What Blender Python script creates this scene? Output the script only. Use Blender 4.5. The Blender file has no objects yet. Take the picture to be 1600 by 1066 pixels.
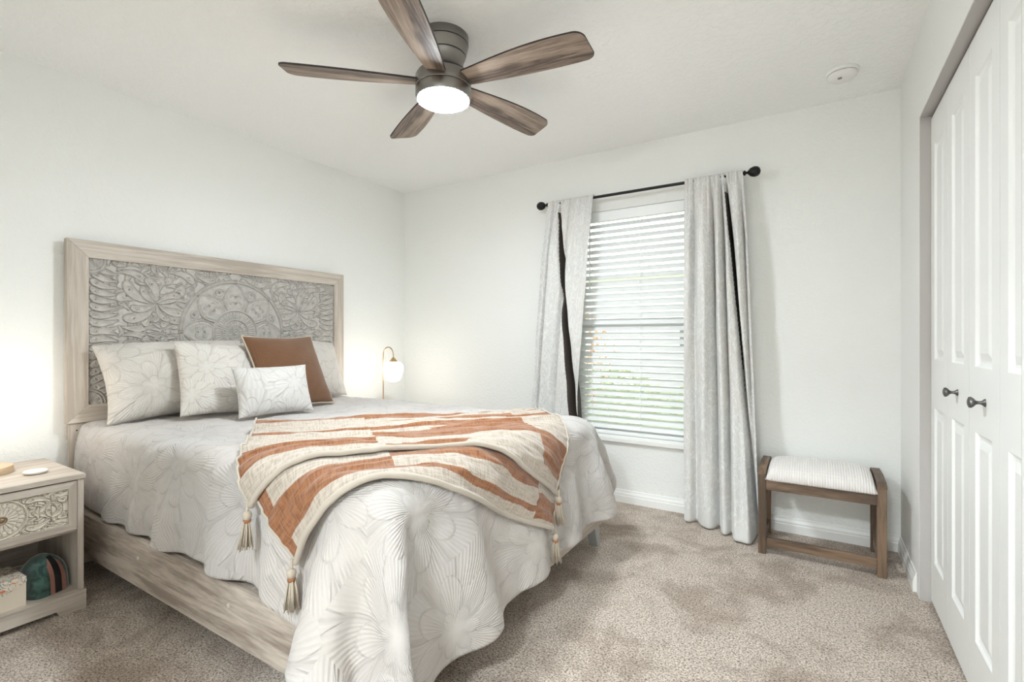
import bpy, bmesh, math, random
import numpy as np
from mathutils import Vector, Matrix, noise

C = bpy.context.scene.collection
S = bpy.context.scene
PI = math.pi
random.seed(7)
rng = np.random.RandomState(11)

# ------------------------------------------------------------------ camera, world, exposure
XL, XR, YB, YF, H, CH = -3.17, 0.377, 3.27, -0.35, 2.44, 1.12
YAW = math.radians(31.8)
cam_data = bpy.data.cameras.new('camera')
cam_data.sensor_width = 36
cam_data.lens = 767.0 / 1600 * 36
cam_data.shift_y = (530 - 533) / 1600.0
cam_data.clip_start = 0.02
cam = bpy.data.objects.new('camera', cam_data)
cam.location = (0, 0, CH)
cam.rotation_euler = (PI / 2, 0, YAW)
C.objects.link(cam)
S.camera = cam

S.view_settings.view_transform = 'Standard'
S.view_settings.look = 'None'
S.view_settings.gamma = 1
S.view_settings.use_curve_mapping = False
S.view_settings.exposure = 3.23
S.cycles.max_bounces = 12
S.cycles.diffuse_bounces = 8
S.cycles.transparent_max_bounces = 16
S.cycles.sample_clamp_indirect = 6
S.cycles.caustics_reflective = False
S.cycles.caustics_refractive = False
S.cycles.use_denoising = True

FAN_LIGHT, LAMP_LIGHT, FILL_LIGHT, SKY = 31.0, 1.7, 38.0, 0.46
world = bpy.data.worlds.new('sky')
S.world = world
world.use_nodes = True
wn = world.node_tree.nodes
wn['Background'].inputs[0].default_value = (0.93, 0.96, 1.0, 1)
wn['Background'].inputs[1].default_value = SKY

# ------------------------------------------------------------------ materials
def mat(name, col, rough=0.6, metal=0.0, sheen=0.0, spec=0.5):
    m = bpy.data.materials.new(name)
    m.use_nodes = True
    b = m.node_tree.nodes['Principled BSDF']
    b.inputs['Base Color'].default_value = (*col, 1)
    b.inputs['Roughness'].default_value = rough
    b.inputs['Metallic'].default_value = metal
    b.inputs['Sheen Weight'].default_value = sheen
    b.inputs['Specular IOR Level'].default_value = spec
    return m

class N:
    """small node helper"""
    def __init__(s, m):
        s.m = m; s.t = m.node_tree; s.b = s.t.nodes.get('Principled BSDF')
    def new(s, kind, **kw):
        n = s.t.nodes.new(kind)
        for k, v in kw.items(): setattr(n, k, v)
        return n
    def link(s, a, b): s.t.links.new(a, b)
    def put(s, sock, v):
        if isinstance(v, (int, float)): sock.default_value = v
        elif isinstance(v, tuple): sock.default_value = v
        else: s.link(v, sock)
    def math(s, op, a, b=0.0, c=None):
        n = s.new('ShaderNodeMath', operation=op)
        s.put(n.inputs[0], a)
        if op not in ('ABSOLUTE', 'SINE', 'COSINE', 'FRACT', 'SQRT', 'FLOOR'): s.put(n.inputs[1], b)
        if c is not None: s.put(n.inputs[2], c)
        return n.outputs[0]
    def vmath(s, op, a, b=None):
        n = s.new('ShaderNodeVectorMath', operation=op)
        s.put(n.inputs[0], a)
        if b is not None: s.put(n.inputs[1], b)
        return n
    def coord(s, which='Object', scale=(1, 1, 1)):
        tc = s.new('ShaderNodeTexCoord')
        mp = s.new('ShaderNodeMapping')
        mp.inputs['Scale'].default_value = scale
        s.link(tc.outputs[which], mp.inputs['Vector'])
        return mp.outputs[0]
    def noise(s, vec, scale, detail=3, rough=0.5, dist=0.0):
        n = s.new('ShaderNodeTexNoise')
        s.link(vec, n.inputs['Vector'])
        n.inputs['Scale'].default_value = scale
        n.inputs['Detail'].default_value = detail
        n.inputs['Roughness'].default_value = rough
        n.inputs['Distortion'].default_value = dist
        return n.outputs['Fac']
    def ramp(s, fac, stops):
        r = s.new('ShaderNodeValToRGB')
        e = r.color_ramp.elements
        while len(e) < len(stops): e.new(0.5)
        for k, (p, c) in enumerate(stops):
            e[k].position = p; e[k].color = (*c, 1) if len(c) == 3 else c
        s.link(fac, r.inputs[0])
        return r.outputs[0]
    def mix(s, fac, a, b):
        n = s.new('ShaderNodeMix', data_type='RGBA')
        s.put(n.inputs[0], fac)
        for sock, v in ((n.inputs[6], a), (n.inputs[7], b)):
            s.put(sock, (*v, 1) if isinstance(v, tuple) and len(v) == 3 else v)
        return n.outputs[2]
    def bump(s, h, dist, strength=1.0):
        b = s.new('ShaderNodeBump')
        b.inputs['Distance'].default_value = dist
        b.inputs['Strength'].default_value = strength
        s.link(h, b.inputs['Height'])
        s.link(b.outputs[0], s.b.inputs['Normal'])
    def color(s, c): s.link(c, s.b.inputs['Base Color'])

def plaster(name, col, scale, dist):
    m = mat(name, col, 0.85, spec=0.25); n = N(m)
    v = n.coord()
    a = n.noise(v, scale, 4, 0.6)
    n.bump(n.ramp(a, [(0.45, (0, 0, 0)), (0.6, (1, 1, 1))]), dist, 0.6)
    return m
M_wall = plaster('wall_paint', (0.84, 0.845, 0.825), 55, 0.0012)
M_ceil = plaster('ceiling_paint', (0.93, 0.935, 0.925), 38, 0.003)
M_trim = mat('trim_paint', (0.86, 0.86, 0.84), 0.4)
M_door = mat('door_paint', (0.85, 0.855, 0.84), 0.45)
M_vinyl = mat('white_vinyl', (0.86, 0.87, 0.87), 0.4)
M_jambshade = mat('jamb_paint_in_shade', (0.50, 0.475, 0.46), 0.6)  # white jamb paint, greyed so its shade sits in the colour
M_black = mat('black_metal', (0.008, 0.008, 0.009), 0.45, 0.3)
M_nickel = mat('brushed_nickel', (0.27, 0.255, 0.24), 0.3, 1.0)
_n = N(M_nickel); _v = _n.coord('Object', (1, 1, 60))
_n.link(_n.math('MULTIPLY_ADD', _n.noise(_v, 14, 3), 0.25, 0.2), M_nickel.node_tree.nodes['Principled BSDF'].inputs['Roughness'])
M_groove = mat('dark_groove', (0.02, 0.018, 0.016), 0.6)
M_knob = mat('pewter_knob', (0.16, 0.155, 0.15), 0.4, 0.9)
M_brass = mat('aged_brass', (0.56, 0.38, 0.20), 0.3, 1.0)
M_knobgold = mat('antique_gold', (0.30, 0.22, 0.14), 0.5, 0.6)
M_brassbase = mat('brushed_gold', (0.68, 0.52, 0.35), 0.45, 0.55)
M_plastic = mat('white_plastic', (0.84, 0.84, 0.82), 0.4)
M_ceramic = mat('white_ceramic', (0.84, 0.80, 0.75), 0.35)
M_slot = mat('grey_slot', (0.25, 0.25, 0.24), 0.6)
M_dark = mat('dark_cavity', (0.03, 0.028, 0.025), 0.8)

def wood(name, light, dark, axis, rough=0.55, freq=26, contrast=(0.41, 0.59), bump=0.0008, stretch=22, coordname='Object'):
    m = mat(name, light, rough); n = N(m)
    sc = [1.0, 1.0, 1.0]; sc[axis] = 1.0 / stretch
    v = n.coord(coordname, tuple(sc))
    warp = n.noise(n.coord(coordname, tuple(0.35 if k == axis else 1 for k in range(3))), 5, 2)
    g = n.noise(v, freq, 6, 0.62, 0.6)
    f = n.noise(v, freq * 6, 3, 0.6)
    g2 = n.math('ADD', n.math('MULTIPLY', g, 0.72), n.math('MULTIPLY', f, 0.28))
    g3 = n.math('ADD', g2, n.math('MULTIPLY', n.math('SUBTRACT', warp, 0.5), 0.35))
    n.color(n.ramp(g3, [(contrast[0], dark), (contrast[1], light)]))
    n.bump(g2, bump, 0.8)
    return m
WL, WD = (0.58, 0.52, 0.455), (0.40, 0.345, 0.29)
M_oak = {ax: wood('whitewashed_oak_' + 'xyz'[ax], WL, WD, ax) for ax in range(3)}
M_rail = wood('washed_rail_oak', (0.56, 0.495, 0.43), (0.27, 0.22, 0.18), 0, freq=16, stretch=10)
M_carved = mat('carved_whitewash', (0.52, 0.50, 0.47), 0.6)
_n = N(M_carved); _v = _n.coord('Object', (1, 1, 1))
_n.color(_n.ramp(_n.noise(_v, 30, 6, 0.7), [(0.3, (0.37, 0.35, 0.325)), (0.7, (0.54, 0.51, 0.475))]))
M_carved2 = mat('carved_cream', (0.66, 0.60, 0.52), 0.6)
_n = N(M_carved2); _v = _n.coord()
_n.color(_n.ramp(_n.noise(_v, 40, 5, 0.7), [(0.3, (0.58, 0.52, 0.44)), (0.7, (0.70, 0.64, 0.56))]))
M_benchwood = {ax: wood('walnut_stain_' + 'xyz'[ax], (0.23, 0.15, 0.095), (0.085, 0.054, 0.034), ax, 0.5, freq=18, stretch=12) for ax in range(3)}
M_blade = wood('weathered_blade', (0.40, 0.31, 0.245), (0.09, 0.062, 0.048), 0, 0.5, freq=22, contrast=(0.40, 0.60), stretch=14)
M_bladeedge = mat('blade_edge', (0.02, 0.016, 0.013), 0.5)
M_legpaint = mat('grey_leg_paint', (0.40, 0.41, 0.40), 0.5)

def emis(name, col, strength):
    m = mat(name, (0.9, 0.9, 0.88), 0.3)
    b = m.node_tree.nodes['Principled BSDF']
    b.inputs['Emission Color'].default_value = (*col, 1)
    b.inputs['Emission Strength'].default_value = strength
    return m
M_fanlight = emis('lit_opal_lens', (0.87, 0.95, 1.0), FAN_LIGHT)
M_hallfill = emis('hall_fill_lens', (0.87, 0.95, 1.0), FILL_LIGHT)
M_shade = emis('lit_opal_glass', (1.0, 0.93, 0.83), LAMP_LIGHT)

# floral matelasse: rings of petals around scattered centres, each petal ribbed
def floral(name, base, line, cell, bump, ribs=9, warm=None, petals=(6, 8, 10)):
    m = mat(name, base, 0.9, sheen=0.25, spec=0.15); n = N(m)
    uv = n.coord('UV', (1 / cell, 1 / cell, 1))
    vor = n.new('ShaderNodeTexVoronoi', voronoi_dimensions='2D', feature='F1')
    vor.inputs['Scale'].default_value = 1.0
    vor.inputs['Randomness'].default_value = 0.75
    n.link(uv, vor.inputs['Vector'])
    d = n.vmath('SUBTRACT', uv, vor.outputs['Position']).outputs[0]
    sep = n.new('ShaderNodeSeparateXYZ'); n.link(d, sep.inputs[0])
    r = n.vmath('LENGTH', d).outputs['Value']
    th = n.math('ARCTAN2', sep.outputs[1], sep.outputs[0])
    def ring(k, off, rim):
        ph = n.math('SUBTRACT', n.math('FRACT', n.math('ADD', n.math('MULTIPLY', th, k / (2 * PI)), off)), 0.5)
        a = n.math('ABSOLUTE', ph)
        p2 = n.math('MULTIPLY', n.math('MULTIPLY', ph, ph), 1.9)
        rr = n.math('MULTIPLY', n.math('SUBTRACT', 1.0, p2), rim)
        inside = n.math('LESS_THAN', r, rr)
        arc = n.math('MULTIPLY', n.math('SUBTRACT', 0.5, a), n.math('MULTIPLY', r, 2 * PI / k))   # distance to the petal's side
        e1 = n.math('MINIMUM', arc, n.math('ABSOLUTE', n.math('SUBTRACT', rr, r)))
        stripe = n.math('SINE', n.math('MULTIPLY', ph, 2 * PI * ribs))
        return inside, e1, stripe
    i1, e1, s1 = ring(petals[0], 0.0, 0.20)
    i2, e2, s2 = ring(petals[1], 0.37, 0.48)
    i3, e3, s3 = ring(petals[2], 0.11, 0.95)
    def sel(f, a, b):   # f ? a : b
        return n.math('ADD', n.math('MULTIPLY', f, a), n.math('MULTIPLY', n.math('SUBTRACT', 1.0, f), b))
    e = sel(i1, e1, sel(i2, n.math('MINIMUM', e2, 1.0), e3))
    s = sel(i1, s1, sel(i2, s2, s3))
    outline = n.new('ShaderNodeMapRange'); n.link(e, outline.inputs[0])
    outline.inputs[1].default_value = 0.008; outline.inputs[2].default_value = 0.028
    outline.inputs[3].default_value = 1.0; outline.inputs[4].default_value = 0.0
    o = outline.outputs[0]
    cm = n.new('ShaderNodeMapRange'); n.link(r, cm.inputs[0]); cm.inputs[1].default_value = 0.03; cm.inputs[2].default_value = 0.16
    o = n.math('MULTIPLY', o, cm.outputs[0])
    rib = n.math('MULTIPLY_ADD', n.math('MULTIPLY', s, cm.outputs[0]), 0.5, 0.5)
    tint = n.math('MAXIMUM', o, n.math('MULTIPLY', n.math('SUBTRACT', 1.0, rib), 0.35))
    big = n.noise(n.coord('UV'), 2.2, 2)
    w = warm or base
    b2 = n.mix(n.ramp(big, [(0.4, (0, 0, 0)), (0.62, (1, 1, 1))]), base, w)
    n.color(n.mix(n.math('MULTIPLY', tint, 0.55), b2, line))
    weave = n.noise(n.coord('UV', (1, 1, 1)), 380, 2)
    h = n.math('SUBTRACT', n.math('ADD', n.math('MULTIPLY', rib, 0.6), n.math('MULTIPLY', weave, 0.15)), n.math('MULTIPLY', o, 1.0))
    n.bump(h, bump, 0.9)
    return m
M_duvet = floral('ivory_matelasse', (0.525, 0.50, 0.485), (0.41, 0.38, 0.36), 0.36, 0.0026, ribs=11, warm=(0.53, 0.49, 0.46))
M_sham = floral('ivory_sham', (0.62, 0.585, 0.545), (0.50, 0.45, 0.40), 0.30, 0.003)
M_cush = floral('cream_petal_weave', (0.65, 0.62, 0.58), (0.47, 0.41, 0.355), 0.22, 0.002, ribs=5)
M_lumbar = floral('white_petal_weave', (0.61, 0.59, 0.57), (0.44, 0.40, 0.37), 0.26, 0.002, ribs=4)

def gauze(name, c1, c2, scale=160, rough=0.9, bump=0.0015, sheen=0.3):
    m = mat(name, c1, rough, sheen=sheen, spec=0.15); n = N(m)
    a = n.noise(n.coord('UV', (1, 0.12, 1)), scale, 3, 0.6)
    b = n.noise(n.coord('UV', (0.12, 1, 1)), scale, 3, 0.6)
    w = n.math('ADD', n.math('MULTIPLY', a, 0.5), n.math('MULTIPLY', b, 0.5))
    n.color(n.ramp(w, [(0.42, c2), (0.55, c1)]))
    big = n.noise(n.coord('UV', (1, 0.4, 1)), 26, 2)
    n.bump(n.math('ADD', w, n.math('MULTIPLY', big, 1.2)), bump, 0.9)
    return m
M_cream = gauze('oatmeal_gauze', (0.47, 0.405, 0.34), (0.33, 0.28, 0.23))
M_rust = gauze('rust_gauze', (0.29, 0.128, 0.060), (0.18, 0.073, 0.032))
M_hem = gauze('oatmeal_hem', (0.48, 0.425, 0.36), (0.38, 0.33, 0.275), 120)
M_tassel = mat('tassel_yarn', (0.46, 0.395, 0.315), 0.9)
M_band = mat('rust_yarn', (0.30, 0.13, 0.06), 0.9)

M_brown = mat('caramel_corduroy', (0.22, 0.10, 0.045), 0.95, sheen=0.3, spec=0.1)
_n = N(M_brown)
_sep = _n.new('ShaderNodeSeparateXYZ'); _n.link(_n.coord('UV'), _sep.inputs[0])
_w = _n.math('ADD', _n.math('MULTIPLY', _sep.outputs[1], 2 * PI / 0.0085), _n.math('MULTIPLY', _n.noise(_n.coord('UV'), 30, 2), 2.5))
_s = _n.math('MULTIPLY_ADD', _n.math('SINE', _w), 0.5, 0.5)
_s2 = _n.math('MULTIPLY_ADD', _n.math('SINE', _n.math('MULTIPLY', _sep.outputs[0], 2 * PI / 0.012)), 0.5, 0.5)
_h = _n.math('MULTIPLY', _s, _n.math('MULTIPLY_ADD', _s2, 0.3, 0.7))
_n.color(_n.mix(_h, (0.12, 0.056, 0.028), (0.225, 0.115, 0.06)))
_n.bump(_h, 0.002, 0.8)

M_curtain = mat('silver_damask', (0.48, 0.485, 0.47), 0.5, sheen=0.3, spec=0.35)
_n = N(M_curtain)
_v = _n.coord('UV')
_a = _n.noise(_n.coord('UV', (1.0, 0.55, 1)), 24, 3, 0.55, 1.6)
_l = _n.ramp(_a, [(0.44, (0, 0, 0)), (0.48, (1, 1, 1)), (0.52, (1, 1, 1)), (0.56, (0, 0, 0))])
_big = _n.noise(_v, 3.0, 2)
_b = _n.mix(_n.ramp(_big, [(0.42, (0, 0, 0)), (0.6, (1, 1, 1))]), (0.64, 0.64, 0.63), (0.67, 0.645, 0.62))
_n.color(_n.mix(_l, _b, (0.76, 0.76, 0.745)))
_n.bump(_n.math('ADD', _l, _n.math('MULTIPLY', _n.noise(_v, 90, 2), 0.3)), 0.0012, 0.7)
M_curtainhem = mat('silver_damask_hem', (0.66, 0.655, 0.64), 0.55, sheen=0.3)
M_foldshade = mat('curtain_fold_shade', (0.055, 0.042, 0.034), 0.9)  # dark tone that paints the shade into the curtain's fold valleys

M_carpet = mat('taupe_carpet', (0.4, 0.33, 0.27), 1.0, sheen=0.25, spec=0.05)
_n = N(M_carpet); _v = _n.coord('Object')
_speck = _n.noise(_v, 150, 4, 0.8, 0.4)
_mid = _n.noise(_v, 60, 3, 0.6)
_pat = _n.noise(_v, 3.2, 6, 0.68, 0.5)
_c = _n.ramp(_speck, [(0.40, (0.16, 0.105, 0.07)), (0.475, (0.56, 0.455, 0.365)), (0.57, (0.92, 0.81, 0.71))])
_pf = _n.ramp(_pat, [(0.40, (0.68, 0.64, 0.60)), (0.54, (1, 1, 1))])
_mx = _n.new('ShaderNodeMix', data_type='RGBA', blend_type='MULTIPLY'); _mx.inputs[0].default_value = 1
_n.link(_c, _mx.inputs[6]); _n.link(_pf, _mx.inputs[7])
_n.color(_mx.outputs[2])
_n.bump(_n.math('ADD', _speck, _n.math('MULTIPLY', _mid, 0.7)), 0.008, 1.0)

M_waffle = mat('white_chenille', (0.80, 0.765, 0.74), 0.95, sheen=0.3, spec=0.1)
_n = N(M_waffle); _sep = _n.new('ShaderNodeSeparateXYZ'); _n.link(_n.coord('Object'), _sep.inputs[0])
_sx = _n.math('MULTIPLY_ADD', _n.math('SINE', _n.math('MULTIPLY', _sep.outputs[0], 2 * PI / 0.011)), 0.5, 0.5)
_sy = _n.math('MULTIPLY_ADD', _n.math('SINE', _n.math('MULTIPLY', _sep.outputs[1], 2 * PI / 0.02)), 0.5, 0.5)
_n.bump(_n.math('ADD', _sx, _n.math('MULTIPLY', _sy, 0.4)), 0.0035, 0.7)
M_velvet = mat('green_velvet', (0.045, 0.10, 0.085), 0.7, sheen=0.8, spec=0.2)
_n = N(M_velvet); _n.color(_n.ramp(_n.noise(_n.coord(), 28, 4, 0.6, 1.0), [(0.35, (0.008, 0.028, 0.025)), (0.65, (0.055, 0.12, 0.10))]))
M_pink = mat('rose_ribbon', (0.55, 0.27, 0.21), 0.6)
M_ziptape = mat('dark_zip_tape', (0.03, 0.03, 0.03), 0.7)
M_card = mat('cream_card', (0.66, 0.58, 0.47), 0.7)
M_print = mat('bird_and_flower_print', (0.6, 0.55, 0.45), 0.6)
_n = N(M_print); _v = _n.coord('Object')
_p1 = _n.noise(_v, 24, 3, 0.5, 1.5); _p2 = _n.noise(_n.coord('Object', (1.3, 1, 1)), 17, 3, 0.5, 2.2)
_c1 = _n.ramp(_p1, [(0.44, (0.68, 0.60, 0.48)), (0.47, (0.10, 0.10, 0.12)), (0.50, (0.72, 0.66, 0.55)), (0.57, (0.70, 0.62, 0.50)), (0.60, (0.14, 0.19, 0.24)), (0.66, (0.66, 0.60, 0.50))])
_n.color(_n.mix(_n.ramp(_p2, [(0.55, (0, 0, 0)), (0.58, (1, 1, 1))]), _c1, (0.55, 0.16, 0.07)))
M_mattress = mat('mattress_ticking', (0.75, 0.73, 0.70), 0.9)

# ------------------------------------------------------------------ mesh helpers
def bx(bm, x0, x1, y0, y1, z0, z1, bevel=0.0):
    r = bmesh.ops.create_cube(bm, size=1.0)
    vs = r['verts']
    for v in vs:
        v.co = Vector(((x0 + x1) / 2 + v.co.x * (x1 - x0), (y0 + y1) / 2 + v.co.y * (y1 - y0), (z0 + z1) / 2 + v.co.z * (z1 - z0)))
    if bevel:
        es = list({e for v in vs for e in v.link_edges})
        bmesh.ops.bevel(bm, geom=es, offset=bevel, segments=2, affect='EDGES', profile=0.5)
    return bm
def box(*a, **k): return bx(bmesh.new(), *a, **k)

def lathe(bm, prof, cx=0, cy=0, seg=48, close=True):
    rings = []
    for (r, z) in prof:
        rings.append([bm.verts.new((cx + r * math.cos(2 * PI * k / seg), cy + r * math.sin(2 * PI * k / seg), z)) for k in range(seg)])
    for a, b in zip(rings, rings[1:]):
        for k in range(seg):
            bm.faces.new((a[k], a[(k + 1) % seg], b[(k + 1) % seg], b[k]))
    if close:
        bm.faces.new(rings[0][::-1]); bm.faces.new(rings[-1])
    bmesh.ops.recalc_face_normals(bm, faces=bm.faces)
    return bm

def tube(bm, pts, r, seg=10, caps=True):
    pts = [Vector(p) for p in pts]
    rs = r if isinstance(r, (list, tuple)) else [r] * len(pts)
    rings = []
    up = Vector((0, 0, 1))
    prev = None
    for i, p in enumerate(pts):
        d = (pts[min(i + 1, len(pts) - 1)] - pts[max(i - 1, 0)]).normalized()
        if prev is None:
            a = d.cross(up)
            if a.length < 1e-3: a = d.cross(Vector((1, 0, 0)))
            a.normalize()
        else:
            a = (prev - d * prev.dot(d)).normalized()
        prev = a
        b = d.cross(a)
        rings.append([bm.verts.new(p + (a * math.cos(2 * PI * k / seg) + b * math.sin(2 * PI * k / seg)) * rs[i]) for k in range(seg)])
    for a, b in zip(rings, rings[1:]):
        for k in range(seg):
            bm.faces.new((a[k], a[(k + 1) % seg], b[(k + 1) % seg], b[k]))
    if caps:
        bm.faces.new(rings[0][::-1]); bm.faces.new(rings[-1])
    bmesh.ops.recalc_face_normals(bm, faces=bm.faces)
    return bm

def prism(bm, outline, x0, x1, axis=0):
    """outline: 2D points in the plane normal to axis; extruded x0..x1 on axis"""
    def P(t, p):
        q = [0, 0, 0]; q[axis] = t
        o = [k for k in range(3) if k != axis]
        q[o[0]], q[o[1]] = p
        return q
    a = [bm.verts.new(P(x0, p)) for p in outline]
    b = [bm.verts.new(P(x1, p)) for p in outline]
    n = len(a)
    bm.faces.new(a); bm.faces.new(b[::-1])
    for k in range(n): bm.faces.new((a[k], b[k], b[(k + 1) % n], a[(k + 1) % n]))
    bmesh.ops.recalc_face_normals(bm, faces=bm.faces)
    return bm

def wloc(o):
    v = Vector((0, 0, 0))
    while o is not None:
        v += Vector(o.location); o = o.parent
    return v

def obj(name, bm, m, parent=None, smooth=False, at=None, local=False):
    """link bm as one mesh object. Geometry is in world coordinates unless local; at = origin for a top-level mesh"""
    org = Vector(at) if at is not None else (Vector((0, 0, 0)))
    if parent is not None and not local: sh = wloc(parent)
    else: sh = org if not local else Vector((0, 0, 0))
    if isinstance(bm, bmesh.types.BMesh):
        if sh.length: bmesh.ops.translate(bm, verts=bm.verts, vec=-sh)
        me = bpy.data.meshes.new(name); bm.to_mesh(me); bm.free()
    else:
        me = bm
        if sh.length: me.transform(Matrix.Translation(-sh))
    for mm in (m if isinstance(m, (list, tuple)) else [m]): me.materials.append(mm)
    if smooth == 'auto':
        for p in me.polygons: p.use_smooth = True
        me.set_sharp_from_angle(angle=math.radians(35))
    elif smooth:
        for p in me.polygons: p.use_smooth = True
    o = bpy.data.objects.new(name, me)
    C.objects.link(o)
    if parent is not None: o.parent = parent
    else: o.location = org
    return o

def tag(o, label, cat, group=None):
    o['label'] = label; o['category'] = cat
    if group: o['group'] = group
    return o
def thing(name, loc, label, cat, group=None, rz=0.0):
    o = bpy.data.objects.new(name, None); C.objects.link(o)
    o.empty_display_size = 0.1
    o.location = loc; o.rotation_euler = (0, 0, rz)
    return tag(o, label, cat, group)
def struct(name, bm, m, parent=None, smooth=False, at=None):
    o = obj(name, bm, m, parent, smooth, at)
    if parent is None: o['kind'] = 'structure'
    return o
def kids(o): return [c for c in bpy.data.objects if c.parent == o]
def dup(root, loc, label, group=None):
    r = root.copy(); C.objects.link(r); r.location = loc; r['label'] = label
    if group: r['group'] = group
    for ch in kids(root):
        c = ch.copy(); C.objects.link(c); c.parent = r
        for g in kids(ch):
            d = g.copy(); C.objects.link(d); d.parent = c
    return r

def grid_mesh(name, P, UV=None, mi=None, closed_u=False):
    """P: (ny,nx,3) array -> mesh with quads, UV (ny,nx,2) in metres"""
    ny, nx = P.shape[:2]
    me = bpy.data.meshes.new(name)
    idx = np.arange(ny * nx).reshape(ny, nx)
    f = np.stack([idx[:-1, :-1], idx[:-1, 1:], idx[1:, 1:], idx[1:, :-1]], -1).reshape(-1, 4)
    me.from_pydata(P.reshape(-1, 3).tolist(), [], f.tolist())
    if UV is not None:
        l = me.uv_layers.new(name='UVMap')
        l.data.foreach_set('uv', UV.reshape(-1, 2)[f.reshape(-1)].astype(np.float32).ravel())
    if mi is not None: me.polygons.foreach_set('material_index', mi.astype(np.int32).ravel())
    return me

# ------------------------------------------------------------------ room shell
WX0, WX1, WZ0, WZ1 = -1.50, -0.53, 0.45, 2.02       # window opening
CY0, CY1, CZ = 1.48, 2.722, 2.075                    # closet opening
struct('floor', box(XL - 0.15, 0.62, YF - 0.15, YB + 0.15, -0.06, 0.0), M_carpet)
struct('ceiling', box(XL - 0.15, 0.62, YF - 0.15, YB + 0.15, H, H + 0.08), M_ceil)
struct('wall_left', box(XL - 0.15, XL, YF - 0.15, YB + 0.15, 0, H), M_wall)
bm = bmesh.new()
bx(bm, XL, WX0, YB, YB + 0.15, 0, H); bx(bm, WX1, XR, YB, YB + 0.15, 0, H)
bx(bm, WX0, WX1, YB, YB + 0.15, WZ1, H); bx(bm, WX0, WX1, YB, YB + 0.15, 0, WZ0)
struct('wall_back', bm, M_wall)
bm = bmesh.new()
bx(bm, XR, XR + 0.12, CY1, YB + 0.15, 0, H); bx(bm, XR, XR + 0.12, YF, CY0, 0, H); bx(bm, XR, XR + 0.12, CY0, CY1, CZ, H)
struct('wall_right', bm, M_wall)
struct('wall_closet', box(XR + 0.16, 0.62, CY0 - 0.1, CY1 + 0.1, 0, H), M_jambshade)
DX0, DX1 = -0.95, 0.13                              # unseen doorway and hall behind the camera, added to let fill light in
bm = bmesh.new()
bx(bm, XL - 0.15, DX0, YF - 0.12, YF, 0, H); bx(bm, DX1, 0.62, YF - 0.12, YF, 0, H); bx(bm, DX0, DX1, YF - 0.12, YF, 2.1, H)
struct('wall_front', bm, M_wall)
bm = bmesh.new()
bx(bm, -2.0, -1.9, -2.2, YF - 0.12, 0, H); bx(bm, 0.9, 1.0, -2.2, YF - 0.12, 0, H); bx(bm, -2.0, 1.0, -2.3, -2.2, 0, H); bx(bm, 0.62, 1.0, YF - 0.13, YF - 0.12, 0, H)
struct('wall_added_hall', bm, M_wall)
struct('floor_added_hall', box(-2.0, 1.0, -2.3, YF - 0.15, -0.06, 0.0), M_carpet)
struct('ceiling_added_hall', box(-2.0, 1.0, -2.3, YF - 0.15, H, H + 0.08), M_ceil)
hl = thing('added_fill_light', (-0.4, -1.2, H), 'added unseen round fill light in the hall behind the camera', 'ceiling light')  # unseen lamp, added as frontal fill for the bedroom
obj('light_rim', lathe(bmesh.new(), [(0.19, 0.0), (0.19, -0.03), (0.175, -0.035)]), M_nickel, hl, smooth='auto', local=True)
obj('light_lens', lathe(bmesh.new(), [(0.174, -0.03), (0.16, -0.055), (0.10, -0.075), (0.002, -0.082)]), M_hallfill, hl, smooth=True, local=True)

# baseboards: stepped colonial profile
PROF = [(0, 0), (0.014, 0), (0.014, 0.045), (0.0115, 0.050), (0.0115, 0.060), (0.009, 0.066), (0.006, 0.073), (0.004, 0.085), (0, 0.087)]
struct('baseboard_back', prism(bmesh.new(), [(YB - d, z) for d, z in PROF], XL, XR, 0), M_trim)
struct('baseboard_left', prism(bmesh.new(), [(XL + d, z) for d, z in PROF], YF, YB - 0.014, 1), M_trim)
struct('baseboard_right', prism(bmesh.new(), [(XR - d, z) for d, z in PROF], CY1 + 0.065, YB - 0.014, 1), M_trim)

# closet jamb boards, shade greyed into their paint
bm = bmesh.new()
bx(bm, XR + 0.001, XR + 0.12, CY1 - 0.006, CY1 + 0.001, 0, CZ)
bx(bm, XR + 0.001, XR + 0.12, CY0 - 0.001, CY0 + 0.006, 0, CZ)
bx(bm, XR + 0.001, XR + 0.12, CY0, CY1, CZ - 0.006, CZ + 0.001)
struct('trim_1', bm, M_jambshade)
struct('trim_2', box(XR + 0.041, XR + 0.068, CY0 + 0.006, CY1 - 0.006, CZ - 0.03, CZ - 0.0065), M_nickel)

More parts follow.
